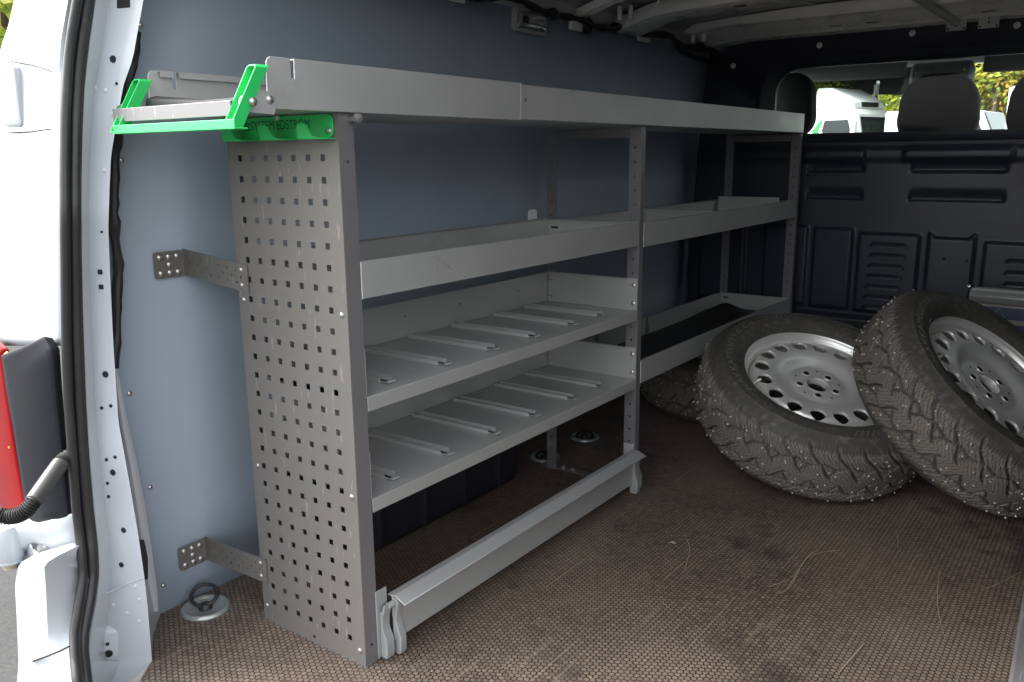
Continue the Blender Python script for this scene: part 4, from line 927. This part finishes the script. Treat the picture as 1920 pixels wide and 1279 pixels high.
# ================================================================== WHEELS
def zdisc(r): return interp([(.0, -.0395), (.074, -.0395), (.080, -.0415), (.088, -.0415), (.10, -.036), (.118, -.0265), (.135, -.0215), (.150, -.020), (.180, -.0205), (.187, -.025), (.1925, -.036), (.196, -.048), (.200, -.058)], r)
def build_wheel(label):
    root = thing('studded_wheel', label, 'wheel', 'studded winter wheels lying in the van')
    # ---- tyre with cut tread blocks
    side = [(.2225, -.010), (.232, .002), (.238, .008), (.2455, .0125), (.2475, .0115), (.2495, .0135), (.262, .0165), (.275, .0170), (.2905, .0150), (.2925, .0165), (.2955, .0135), (.305, .0065), (.3135, .0005)]
    sh = [(.3205, -.0065), (.3265, -.0135), (.3315, -.0205), (.3355, -.0275)]
    NT = 44
    crown = [(.3385+.0065*(1-(2*k/NT-1)**2), -.034-(.137)*k/NT) for k in range(NT+1)]
    prof = side+sh+crown+[(r, -.205-z) for r, z in sh[::-1]]+[(r, -.205-z) for r, z in side[::-1]]
    NA = 1008; NP = 28; V = []; FC = []; UVc = []; TR = []
    n0 = len(side); n1 = len(prof)-len(side)
    zmid = -.1025; half = .082
    def gro(a, z):                            # groove depth
        t = (z-zmid)/half; at_ = abs(t); s = 1 if t > 0 else -1
        wob = .05*math.sin(at_*9.)
        ph = (a*NP/(2*PI)+1.05*at_**.9+wob+(.5 if s > 0 else 0)) % 1.
        wl = .14 if at_ > .5 else .12
        d = 0.
        if ph < wl and at_ > .07: d = .0095*min(1, ph/.035, (wl-ph)/.035)
        zig = .53+.05*math.sin(a*NP+s)
        if abs(at_-zig) < .05: d = max(d, .0085*min(1, (.05-abs(at_-zig))/.02))
        ph3 = (a*NP/(2*PI)+.55+(.5 if s > 0 else 0)) % 1.
        if at_ < .53 and abs(ph3-.2-at_*.9) < .05 and at_ > .16: d = max(d, .007)
        if at_ > .60 and d < .001:
            p5 = (a*NP*4/(2*PI)+4.2*at_) % 1.
            if p5 < .17: d = .0042*min(1, p5/.05, (.17-p5)/.05)
        if at_ > 1.0: d *= max(0, 1-(at_-1.0)/.22)
        if at_ > .97 and d < .001:
            if (a*NP*4/(2*PI)) % 1. < .22: d = .0016*min(1, (1.22-at_)/.1) if at_ < 1.22 else 0
        return d
    for i in range(NA):
        a = 2*PI*i/NA
        for j, (r, z) in enumerate(prof):
            if n0 <= j < n1: r -= gro(a, z)
            V.append((r*math.cos(a), r*math.sin(a), z)); TR.append((1. if n0+2 <= j < n1-2 else 0.)*(.15 if (n0 <= j < n1 and gro(a, z) > .004) else 1.))  # lower value in the grooves puts their shade into the colour
    k = len(prof)
    for i in range(NA):
        for j in range(k-1): FC.append((i*k+j, ((i+1) % NA)*k+j, ((i+1) % NA)*k+j+1, i*k+j+1))
    me = bpy.data.meshes.new('tyre'); me.from_pydata(V, [], FC); me.materials.append(M['tyre'])
    at_ = me.attributes.new('tread', 'FLOAT', 'POINT'); at_.data.foreach_set('value', TR)
    uvl = me.uv_layers.new(name='UVMap'); lv = np.empty(len(me.loops), dtype=np.int32); me.loops.foreach_get('vertex_index', lv)
    ii = lv//k; jj = lv % k; arr = np.empty((len(lv), 2), dtype=np.float32); arr[:, 0] = ii/NA
    tt_ = np.abs((np.array([p[1] for p in prof])[jj]-zmid)/half); arr[:, 0] += .032*tt_; arr[:, 1] = (np.array([p[1] for p in prof])[jj]-zmid)/half
    # keep u continuous over the seam
    q = arr[:, 0].reshape(-1, 4); m_ = (q.max(1)-q.min(1)) > .5; q[m_] = np.where(q[m_] < .5, q[m_]+1, q[m_])
    uvl.data.foreach_set('uv', arr.ravel())
    me.polygons.foreach_set('use_smooth', [True]*len(me.polygons)); me.update(); me.set_sharp_from_angle(angle=math.radians(38))
    ty = bpy.data.objects.new('tyre', me); COL.objects.link(ty); ty.parent = root
    # studs
    rng = random.Random(3); mb = MB(); cnt = 0
    for kp in range(NP):
        for row, t0 in enumerate((-.88, -.70, -.38, -.22, .22, .38, .70, .88)):
            if rng.random() < .12: continue
            for tr_ in range(30):
                a = 2*PI*(kp+rng.random())/NP; t = t0+rng.uniform(-.05, .05); z = zmid+half*t
                if max(gro(a+da, z+dz) for da in (-.009, 0, .009) for dz in (-.003, 0, .003)) < .0005: break
            else: continue
            r = .3385+.0065*(1-t*t*.7); o = Vector((r*math.cos(a), r*math.sin(a), z)); ax = Vector((math.cos(a), math.sin(a), 0))
            mb.lathe([(0, .0018), (.0015, .0018), (.0022, .0008), (.0026, -.001)], 7, org=o, ax=ax)
    st = mb.build('studs', 'stud', ty, smooth=40); st['kind'] = 'stuff'
    # raised lettering on the sidewall, bent round the wheel
    def ring_text(txt, r0, a0, size, a_end):
        v, f = text_mesh(txt, size, .0006, spacing=1.12)
        x1 = max(p.x for p in v); mbx = MB(); out = []
        for p in v:
            a = math.radians(a0)+(math.radians(a_end-a0))*(p.x/x1); r = r0+p.y
            zz = interp([(.2625, .0167), (.275, .0172), (.2905, .0152)], r); out.append((r*math.cos(a), r*math.sin(a), zz+p.z+.0002))
        mbx.add(out, f); return mbx.build('sidewall_lettering', 'letters', ty, smooth=0)
    ring_text('HAKKAPELIITTA C4', .2655, 14, .024, -66)
    ring_text('HAKKAPELIITTA C4', .2655, 194, .024, 114)
    for a_off in (-78, 102):                  # slanted bars after the name
        for kk in range(7):
            mb = MB(); a = math.radians(a_off-kk*3.4); b = a-math.radians(3.2)
            q = [(.2660, a), (.2660, a-.016), (.2860, b-.016), (.2860, b)]
            zt_ = [interp([(.2625, .0167), (.275, .0172), (.2905, .0152)], r) for r, _ in q]
            mb.add([(r*math.cos(an), r*math.sin(an), z+.0007) for (r, an), z in zip(q, zt_)], [(0, 1, 2, 3)]); mb.build('sidewall_bar', 'letters', ty, smooth=0)
    # ---- rim
    mb = MB(); mb.lathe([(.2225, -.020), (.231, -.010), (.2375, -.003), (.2385, .0005), (.2365, .0028), (.2330, .0020), (.2300, -.003), (.2265, -.012), (.2215, -.018), (.2175, -.021), (.2160, -.030), (.2130, -.034), (.2065, -.037), (.2045, -.046), (.2020, -.052), (.2005, -.070), (.2005, -.15), (.212, -.175), (.216, -.20), (.2225, -.200)], 96)
    rim = mb.build('rim', 'steelw', root, smooth=50)
    NS = 16; PH = math.radians(-7.3)
    mb = MB(); n = 192
    def rp(r, a): return Vector((r*math.cos(a), r*math.sin(a), zdisc(r)))
    # plain rings
    def ringband(rs):
        rows = [[rp(r, PH+2*PI*j/n) for j in range(n)] for r in rs]
        mb.add([p for q in rows for p in q], [(i*n+j, i*n+(j+1) % n, (i+1)*n+(j+1) % n, (i+1)*n+j) for i in range(len(rs)-1) for j in range(n)])
    ringband([.0325, .045, .060, .072, .077, .080, .084, .088, .094, .10, .106, .112, .118, .124, .130, .139])
    ringband([.193, .195, .197, .1995])
    hr_ = .0215
    for s in range(NS):
        ac = PH+2*PI*s/NS; da = PI/NS; r0, r1 = .139, .193
        per = [(r0, ac-da+2*da*t/12) for t in range(12)]+[(r0+(r1-r0)*t/10, ac+da) for t in range(10)]+[(r1, ac+da-2*da*t/12) for t in range(12)]+[(r1-(r1-r0)*t/10, ac-da) for t in range(10)]
        e1 = Vector((math.cos(ac), math.sin(ac), 0)); e2 = Vector((-math.sin(ac), math.cos(ac), 0)); cc = e1*.1668
        outer = [Vector((r*math.cos(a), r*math.sin(a), 0)) for r, a in per]; rows = []
        hole = []
        for p in outer:
            d = p-cc; an = math.atan2(d.dot(e2), d.dot(e1)); hole.append(cc+e1*hr_*math.cos(an)+e2*hr_*math.sin(an))
        for t in (0, .4, .75, .92, 1):
            row = []
            for p, h in zip(outer, hole):
                q = p*(1-t)+h*t; r = math.hypot(q.x, q.y); row.append((q.x, q.y, zdisc(r)-(.0012 if t == 1 else 0)))
            rows.append(row)
        rows.append([(p[0], p[1], p[2]-.007) for p in rows[-1]])
        kk = len(rows[0]); mb.add([p for q in rows for p in q], [(i*kk+j, i*kk+(j+1) % kk, (i+1)*kk+(j+1) % kk, (i+1)*kk+j) for i in range(len(rows)-1) for j in range(kk)])
    # bore wall
    mb.lathe([(.0325, -.0395), (.0318, -.041), (.0318, -.062)], 48)
    import bmesh
    dsk = mb.build('disc', 'steelw', root, smooth=45)
    bmx = bmesh.new(); bmx.from_mesh(dsk.data); bmesh.ops.remove_doubles(bmx, verts=bmx.verts, dist=.0003); bmesh.ops.recalc_face_normals(bmx, faces=bmx.faces); bmx.to_mesh(dsk.data); bmx.free()
    for kk in range(5):
        a = math.radians(-8.5+72*kk); o = Vector((.0545*math.cos(a), .0545*math.sin(a), -.0395))
        mb = MB(); mb.lathe([(.0135, -.0005), (.0125, .0016), (.0105, .0020), (.0080, .0006)], 20, org=o); seat = mb.build('lug_seat', 'steelw', dsk)
        mb = MB(); mb.lathe([(0, .0004), (.0074, .0004), (.0090, .0012)], 18, org=o); mb.build('lug_hole', 'dark', dsk)
        mb = MB(); mb.lathe([(.0092, .0013), (.0080, .0007), (.0078, .0010)], 18, org=o); mb.build('rust_ring', 'rust', dsk)
        a2 = a+math.radians(36); o = Vector((.066*math.cos(a2), .066*math.sin(a2), -.0395)); mb = MB(); mb.lathe([(0, .0003), (.003, .0003), (.0033, 0)], 10, org=o); mb.build('pin_hole', 'dark', dsk)
    # soft raised pads between the lug seats
    for kk in range(5):
        a = math.radians(-8.5+72*kk); o = Vector((.058*math.cos(a), .058*math.sin(a), -.0397)); mb = MB(); mb.lathe([(0, .0003), (.016, .0003), (.019, -.0008)], 24, org=o); mb.build('lug_pad', 'steelw', dsk)
    # valve
    a = math.radians(-5); o = Vector((.206*math.cos(a), .206*math.sin(a), -.036)); ax = Vector((-math.cos(a)*.75, -math.sin(a)*.75, .66)).normalized()
    mb = MB(); mb.lathe([(.0055, 0), (.0055, .012), (.0042, .014), (.0042, .018), (.0052, .019), (.0052, .029), (.004, .031), (0, .031)], 14, org=o, ax=ax); mb.build('valve', 'valve', root)
    return root
def pose_wheel(o, c, n, spin=0.):
    n = Vector(n).normalized(); a = n.cross(Vector((0, 0, 1)))
    a = a.normalized() if a.length > 1e-3 else Vector((1, 0, 0)); b = n.cross(a)
    mm = Matrix.Identity(4)
    for i in range(3): mm[i][0], mm[i][1], mm[i][2], mm[i][3] = a[i], b[i], n[i], c[i]
    o.matrix_world = mm @ Matrix.Rotation(math.radians(spin), 4, 'Z')
wa = build_wheel('studded winter tyre on silver steel rim, low on the floor under the leaning one'); pose_wheel(wa, (.407, 1.472, .325), (.31, -.271, .911))
wb = dup(wa, 'studded winter tyre on silver steel rim, leaning steeply over another wheel'); pose_wheel(wb, (.852, 1.582, .361), (.626, -.184, .757), -32)
wc = dup(wa, 'studded winter tyre lying flat in shadow under the low rack tray'); pose_wheel(wc, (-.095, 2.05, .2225), (.001, -.001, 1), 60)
mb = MB(); aw = math.radians(-65.7); o_ = Vector((.236*math.cos(aw), .236*math.sin(aw), .001)); mb.tube([o_+Vector((.012*math.sin(aw), -.012*math.cos(aw), 0)), o_, o_-Vector((.012*math.sin(aw), -.012*math.cos(aw), 0))], [.004, .005, .004], 8)
h = mb.build('balance_weight', 'valve', wb); h.rotation_euler = (0, 0, math.radians(32))

# ================================================================== packed profile behind the wheels
cg = thing('step_board_pack', 'silver ribbed aluminium step board in printed packing behind the leaning wheel', 'step board', loc=(0, 0, 0))
mb = MB(); mb.px([(2.285, .452), (2.280, .470), (2.284, .478), (2.292, .484), (2.300, .486), (2.300, .490), (2.308, .490), (2.308, .486), (2.320, .486), (2.320, .492), (2.330, .492), (2.330, .486), (2.40, .486), (2.40, .446), (2.29, .446)], .664, .99); mb.build('ribbed_profile', 'alu', cg, smooth=30, bevel=.001)
mb = MB(); mb.box(.655, .662, 2.283, 2.402, .444, .494); mb.build('end_cap', 'trimdark', cg, bevel=.003)
mb = MB(); mb.lathe([(0, .004), (.005, .003), (.006, 0)], 12, org=(.655, 2.325, .497), ax=(0, -1, .3)); mb.build('bolt', 'screw', cg)
mb = MB(); mb.box(.670, .99, 2.290, 2.398, 0.001, .444); pk = mb.build('packing', 'card', cg, bevel=.003)
mb = MB(); mb.box(.690, .988, 2.2885, 2.2896, .395, .436); mb.build('blue_label', 'label', pk, smooth=0)
mb = MB(); mb.box(.690, .988, 2.2882, 2.2896, .352, .378); mb.build('blue_label', 'label', pk, smooth=0)
mb = MB()
for q in ((.735, .400), (.757, .430), (.779, .400)): pass
mb.tube([(.735, 2.2880, .402), (.757, 2.2880, .430), (.779, 2.2880, .402), (.735, 2.2880, .402)], .0012, 5); mb.build('triangle_mark', 'alu', pk, smooth=0)

# ================================================================== straw and crumbs on the floor
def straw(pix, label, rad=.0014, branch=None):
    rad *= .72
    pts = smooth_path([at(u, v, 2, .0025+.002*math.sin(i*2.)) for i, (u, v) in enumerate(pix)], 6)
    mb = MB(); n = len(pts); mb.tube(pts, [rad*(.45+.55*math.sin(PI*(k+.5)/n)) for k in range(n)], 6)
    if branch:
        for b in branch:
            q = smooth_path([at(u, v, 2, .003) for u, v in b], 5); mb.tube(q, [rad*.55]*len(q), 5)
    tag(mb.build('straw', 'straw', None), label, 'straw', 'dry straws scattered on the floor')
straw([(1285, 1004), (1293, 1030), (1284, 1068)], 'short kinked dry straw on the floor in front of the wheels', .0010)
straw([(1532, 1031), (1513, 1046), (1494, 1075), (1476, 1104)], 'branched dry grass stem on the floor before the wheels', .0014, [[(1513, 1046), (1540, 1036), (1575, 1032)], [(1494, 1075), (1470, 1090), (1440, 1100)], [(1500, 1066), (1482, 1100), (1462, 1112)]])
straw([(1681, 993), (1684, 1012), (1682, 1028)], 'tiny straight straw on the floor below the leaning wheel', .0009)
straw([(1731, 1037), (1712, 1052), (1704, 1070)], 'thin short straw beside the dark floor stains', .0009)
straw([(1763, 1070), (1758, 1105), (1760, 1150), (1772, 1198)], 'long thin curved straw near the side wall', .0009)
straw([(1622, 1205), (1598, 1232), (1571, 1264)], 'broad pale straw blade split at one end on the floor', .0016)
straw([(1915, 1072), (1870, 1095), (1840, 1107)], 'bent pale stalk by the right edge of the floor', .0010)
mb = MB(); rg = random.Random(11)
for k in range(330):
    x = rg.uniform(-.30, 1.0); y = rg.uniform(-.30, 1.6)
    if rg.random() < .55:
        a = rg.gauss(1.57, .6); l = rg.uniform(.003, .018); d = Vector((math.cos(a), math.sin(a), 0))*l
        p = Vector((x, y, .0008)); mb.tube([p, p+d*.5+Vector((rg.uniform(-.002, .002), 0, .0004)), p+d], .00035, 4)
    else:
        r = rg.uniform(.0007, .0022); mb.lathe([(0, r), (r*.8, r*.6), (r, 0)], 5, org=(x, y, .0), ax=(rg.uniform(-.4, .4), rg.uniform(-.4, .4), 1))
cr = mb.build('floor_debris', 'crumb', None, smooth=0); tag(cr, 'tiny crumbs and fibres scattered over the brown floor', 'debris', kind='stuff')
p = at(1262, 1019, 2, .002); mb = MB(); mb.add([p+Vector(q) for q in ((-.014, -.004, 0), (0, -.007, .004), (.010, 0, .001), (.002, .006, .005), (-.008, .004, .002))], [(0, 1, 3, 4), (1, 2, 3)]); tag(mb.build('leaf_scrap', 'straw', None, solid=.0004), 'small pale scrap of dry leaf on the floor beside the kinked straw', 'leaf')

# ================================================================== OUTSIDE, seen through the cab and past the pillar
def ground_at(u, dist):
    d = F + R*((u-IW/2)/FPX) - U*((215-IH/2)/FPX); d.z = 0; d.normalize(); p = O+d*dist; return Vector((p.x, p.y, GZ)), d
def zat(v, dist):                             # height seen at pixel row v at that ground distance (near the middle of the window)
    return None
tree_cache = {}
def make_tree(kind, seed):
    rg = random.Random(seed); mats = {'y': 'leafy', 'g': 'leafg', 'o': 'leafo'}
    t = thing('deciduous_tree', 'tree', 'tree')
    mb = MB(); mb.tube([(0, 0, 0), (.1, 0, 1.6), (.05, .1, 3.4), (.1, .05, 5.6)], [.20, .16, .12, .04], 8)
    cl = []
    for k in range(13):
        a = rg.random()*2*PI; r = rg.uniform(.7, 2.1); z = rg.uniform(2.2, 6.4); p = Vector((r*math.cos(a)*(1.25-z*.09), r*math.sin(a)*(1.25-z*.09), z)); cl.append((p, rg.uniform(.7, 1.25)))
        if k < 7: mb.tube([(.05, .05, max(1.4, z-1.6)), p*.55+Vector((0, 0, z*.38)), p], [.06, .04, .015], 6)
    cl.append((Vector((0, 0, 6.6)), .9))
    mb.build('trunk', 'bark', t)
    for part, frac in ((mats[kind], .7), ('leafg' if kind != 'g' else 'leafy', .3)):
        lb = MB()
        for c, rr in cl:
            for _ in range(int(260*frac*rr)):
                d = Vector((rg.gauss(0, 1), rg.gauss(0, 1), rg.gauss(0, .8))); d = d.normalized()*rr*(rg.random()**.4); p = c+d
                x = Vector((rg.gauss(0, 1), rg.gauss(0, 1), rg.gauss(0, 1))).normalized(); y = x.orthogonal().normalized(); s = rg.uniform(.07, .15)
                lb.add([p-x*s, p+y*s*.6, p+x*s, p-y*s*.6], [(0, 1, 2, 3)])
        lb.build('crown', part, t, smooth=0)
    return t
protos = {}
TREES = [  # pixel column, distance, scale, kind, label
    (1500, 40, 1.05, 'g', 'green tree behind the dark carport, next to the white lorry cab'),
    (1532, 37, .72, 'y', 'yellow-green small tree directly beside the white lorry cab'),
    (1600, 46, 1.12, 'y', 'yellow-green tree rising over the carport roof'),
    (1675, 48, 1.15, 'g', 'green tree over the carport roof behind its ridge'),
    (1745, 46, 1.10, 'y', 'yellowing tree hidden behind the middle headrest'),
    (1845, 36, .98, 'y', 'yellow-green tree between the headrest and the open container'),
    (1868, 34, .85, 'o', 'orange-tinged tree next to the open white container'),
    (1900, 40, 1.10, 'g', 'tall green tree behind the open white container'),
    (1960, 42, 1.15, 'y', 'yellow-green tree behind the container to its far side'),
    (1815, 50, 1.12, 'g', 'green tree at the back behind the small white van'),
]
for i, (u, dist, s, kind, lab) in enumerate(TREES):
    key = (kind, i % 2)
    if key not in protos: protos[key] = make_tree(kind, 20+i); t = protos[key]
    else: t = dup(protos[key])
    t['label'] = lab; t['group'] = 'autumn trees beyond the yard'
    p, d = ground_at(u, dist); t.location = p; t.scale = (s, s, s*.86); t.rotation_euler = (0, 0, i*1.3)
for i, (u, dist, s, kind, lab) in enumerate(((-10, 15, .80, 'g', 'green tree outside beyond the white rear corner of the van'), (26, 19, .95, 'o', 'brownish tree outside behind the green one beyond the van corner'), (-120, 18, .9, 'y', 'yellowish tree outside left of the green one by the van corner'))):
    t = dup(protos.get((kind, 0)) or protos.get((kind, 1))); t['label'] = lab; t['group'] = 'autumn trees beyond the yard'
    p, d = ground_at(u, dist); t.location = p; t.scale = (s, s, s); t.rotation_euler = (0, 0, i+.4)

def outside_frame(u, dist, rot=0.):
    p, d = ground_at(u, dist); right = Vector((d.y, -d.x, 0)); a = math.atan2(right.y, right.x)+rot
    return p, a
# lorry tractor, local x = to the right in view (its front), y = away
p, a = outside_frame(1600, 36, -.55)
tk = thing('lorry', 'white lorry cab with roof spoiler and green side stripe', 'lorry', loc=p); tk.rotation_euler = (0, 0, a)
mb = MB(); mb.px([(0, 0)], 0, 1) if False else None
mb = MB(); mb.prism([(-1.15, 1.0), (1.10, 1.0), (1.14, 1.9), (.92, 2.95), (.70, 3.15), (-1.15, 3.15)], lambda q: (q[0], -1.22, q[1]), lambda q: (q[0], 1.22, q[1])); mb.build('cab', 'truckwhite', tk, smooth=30, bevel=.06, bseg=3)
mb = MB(); mb.prism([(-1.10, 3.16), (.66, 3.16), (.62, 3.42), (.30, 3.62), (-.35, 3.95), (-.95, 3.98)], lambda q: (q[0], -1.05, q[1]), lambda q: (q[0], 1.05, q[1])); mb.build('roof_spoiler', 'truckwhite', tk, smooth=30, bevel=.08, bseg=3)
mb = MB(); mb.prism([(-.42, 2.75), (.55, 2.75), (.78, 2.05), (.70, 1.92), (-.20, 2.0), (-.52, 2.35)], lambda q: (q[0], -1.235, q[1]), lambda q: (q[0], -1.20, q[1])); mb.build('side_window', 'truckdark', tk, smooth=0)
mb = MB(); mb.add([(1.155, -1.08, 2.0), (1.155, 1.08, 2.0), (.965, 1.08, 2.85), (.965, -1.08, 2.85)], [(0, 1, 2, 3)]); mb.build('windscreen', 'truckdark', tk, smooth=0, solid=.01)
mb = MB(); mb.prism([(-.62, 2.75), (-.50, 2.75), (-.68, 2.35), (-.25, 1.85), (1.0, 1.55), (1.0, 1.45), (-.35, 1.70), (-.95, 2.35)], lambda q: (q[0], -1.236, q[1]), lambda q: (q[0], -1.222, q[1])); mb.build('side_stripe', 'truckgreen', tk, smooth=0)
mb = MB(); mb.box(.78, .98, -1.45, -1.28, 2.0, 2.72); mb.build('mirror', 'truckwhite', tk, bevel=.03)
mb = MB(); mb.box(.60, .69, -.55, .55, 3.22, 3.40); mb.build('roof_sign', 'truckdark', tk, bevel=.01)
mb = MB(); mb.box(1.11, 1.19, -1.15, 1.15, .45, 1.25); mb.build('bumper', 'truckwhite', tk, bevel=.03)
mb = MB(); mb.box(1.12, 1.17, -1.0, 1.0, 1.30, 1.75); mb.build('grille', 'truckdark', tk, bevel=.02)
mb = MB(); mb.box(-4.8, -1.2, -.5, .5, .75, 1.0); mb.build('chassis', 'truckdark', tk, smooth=0)
for x in (.35, -3.6):
    for s in (-1, 1):
        mb = MB(); mb.lathe([(0, .16), (.28, .16), (.30, .12), (.5, .15), (.52, .10), (.52, -.12), (.5, -.15), (0, -.15)], 24, ax=(0, 1, 0)); h = mb.build('tyre', 'trimdark', tk); h.location = (x, s*1.05, .52)
# yellow-white box bodies behind the lorry
p, a = outside_frame(1672, 45, .1)
tr = thing('box_trailer', 'white and yellow box trailer standing behind the white lorry cab', 'trailer', loc=p); tr.rotation_euler = (0, 0, a)
mb = MB(); mb.box(-1.9, 2.3, -1.2, 1.2, .9, 3.1); mb.build('box', 'truckwhite', tr, bevel=.03)
mb = MB(); mb.box(-1.5, -.2, -1.212, -1.201, 1.0, 3.05); mb.build('yellow_panel', 'yellow', tr, smooth=0)
mb = MB(); mb.box(-2.2, 2.2, -.5, .5, .6, .9); mb.build('chassis', 'truckdark', tr, smooth=0)
for x in (-1.2, 1.4):
    for s in (-1, 1):
        mb = MB(); mb.lathe([(0, .13), (.28, .13), (.42, .14), (.45, .08), (.45, -.1), (0, -.12)], 20, ax=(0, 1, 0)); h = mb.build('tyre', 'trimdark', tr); h.location = (x, s*.95, .45)
p, a = outside_frame(1549, 40, 0)
yb = thing('yellow_box_body', 'yellow box body standing at the tail of the white lorry', 'box body', loc=p); yb.rotation_euler = (0, 0, a)
mb = MB(); mb.box(-.2, .5, -.8, .8, .1, 2.9); mb.build('box', 'yellow', yb, bevel=.03)
mb = MB(); mb.box(-.15, .45, -.7, .7, .0, .1); mb.build('skid', 'steel', yb, smooth=0)
# solar carport
p, a = outside_frame(1680, 38, 0)
cp = thing('solar_carport', 'dark solar carport with low ridge on steel columns behind the lorry', 'carport', loc=p); cp.rotation_euler = (0, 0, a)
for x0, x1, z0, z1 in ((-4.2, -1.0, 4.32, 4.62), (-1.0, 7.0, 4.62, 4.25)):
    mb = MB(); mb.prism([(x0, z0), (x1, z1), (x1, z1+.10), (x0, z0+.10)], lambda q: (q[0], -3.0, q[1]), lambda q: (q[0], 3.5, q[1]-.60)); mb.build('roof_slab', 'solar', cp, smooth=0)
    mb = MB(); mb.prism([(x0, z0+.10), (x1, z1+.10), (x1, z1+.20), (x0, z0+.20)], lambda q: (q[0], -3.08, q[1]), lambda q: (q[0], -2.99, q[1])); mb.build('gutter', 'truckwhite', cp, smooth=0)
for x in (-3.5, -.8, 2.2, 5.6):
    mb = MB(); mb.box(x-.09, x+.09, -.1, .1, 0, 4.2); mb.build('column', 'steel', cp, smooth=0)
    mb = MB(); mb.tube([(x, 0, 3.3), (x+.1, -2.6, 4.1)], .06, 8); mb.build('brace', 'steel', cp)
# low hedge line so the horizon under the carport is not bare
# small white van
p, a = outside_frame(1846, 25, -.25)
sv = thing('parked_van', 'small white van parked beyond the yard between headrest and container', 'van', loc=p); sv.rotation_euler = (0, 0, a); sv.scale = (.95, 1.2, 1.3)
mb = MB(); mb.prism([(-2.2, .35), (1.15, .35), (1.15, 1.05), (.62, 1.25), (.2, 1.95), (-2.2, 2.0)], lambda q: (q[0], -.85, q[1]), lambda q: (q[0], .85, q[1])); mb.build('body', 'truckwhite', sv, smooth=30, bevel=.06, bseg=2)
mb = MB(); mb.prism([(-.45, 1.25), (.45, 1.25), (.10, 1.82), (-.45, 1.82)], lambda q: (q[0], -.862, q[1]), lambda q: (q[0], -.84, q[1])); mb.build('side_window', 'truckdark', sv, smooth=0)
mb = MB(); mb.add([(.635, -.72, 1.27), (.635, .72, 1.27), (.225, .72, 1.93), (.225, -.72, 1.93)], [(0, 1, 2, 3)]); mb.build('windscreen', 'truckdark', sv, smooth=0, solid=-.01)
for x in (.55, -1.5):
    for s in (-1, 1):
        mb = MB(); mb.lathe([(0, .1), (.2, .1), (.31, .1), (.33, .06), (.33, -.1), (0, -.1)], 20, ax=(0, 1, 0)); h = mb.build('tyre', 'trimdark', sv); h.location = (x, s*.78, .33)
# open white container
p, a = outside_frame(1972, 22, .25)
ct = thing('open_container', 'white box container with its end doors standing open', 'container', loc=p); ct.rotation_euler = (0, 0, a)
mb = MB(); mb.box(-.55, -.45, -1.2, 1.5, .3, 3.0); mb.box(1.55, 1.65, -1.2, 1.5, .3, 3.0); mb.box(-.449, 1.549, -1.2, 1.5, .3, .45); mb.box(-.449, 1.549, -1.2, 1.5, 2.88, 3.0); mb.box(-.449, 1.549, 1.42, 1.5, .451, 2.879); mb.build('box', 'truckwhite', ct, smooth=0, bevel=.02)
mb = MB(); mb.box(-.62, -.556, -2.1, -1.15, .35, 2.95); dr = mb.build('door', 'truckwhite', ct, bevel=.01)
mb = MB(); mb.box(-.68, -.625, -1.9, -1.6, 1.6, 1.95); mb.build('orange_sticker', 'orange', dr, smooth=0)
mb = MB(); mb.box(-.5, 1.6, -1.0, 1.3, 0, .3); mb.build('plinth', 'steel', ct, smooth=0)
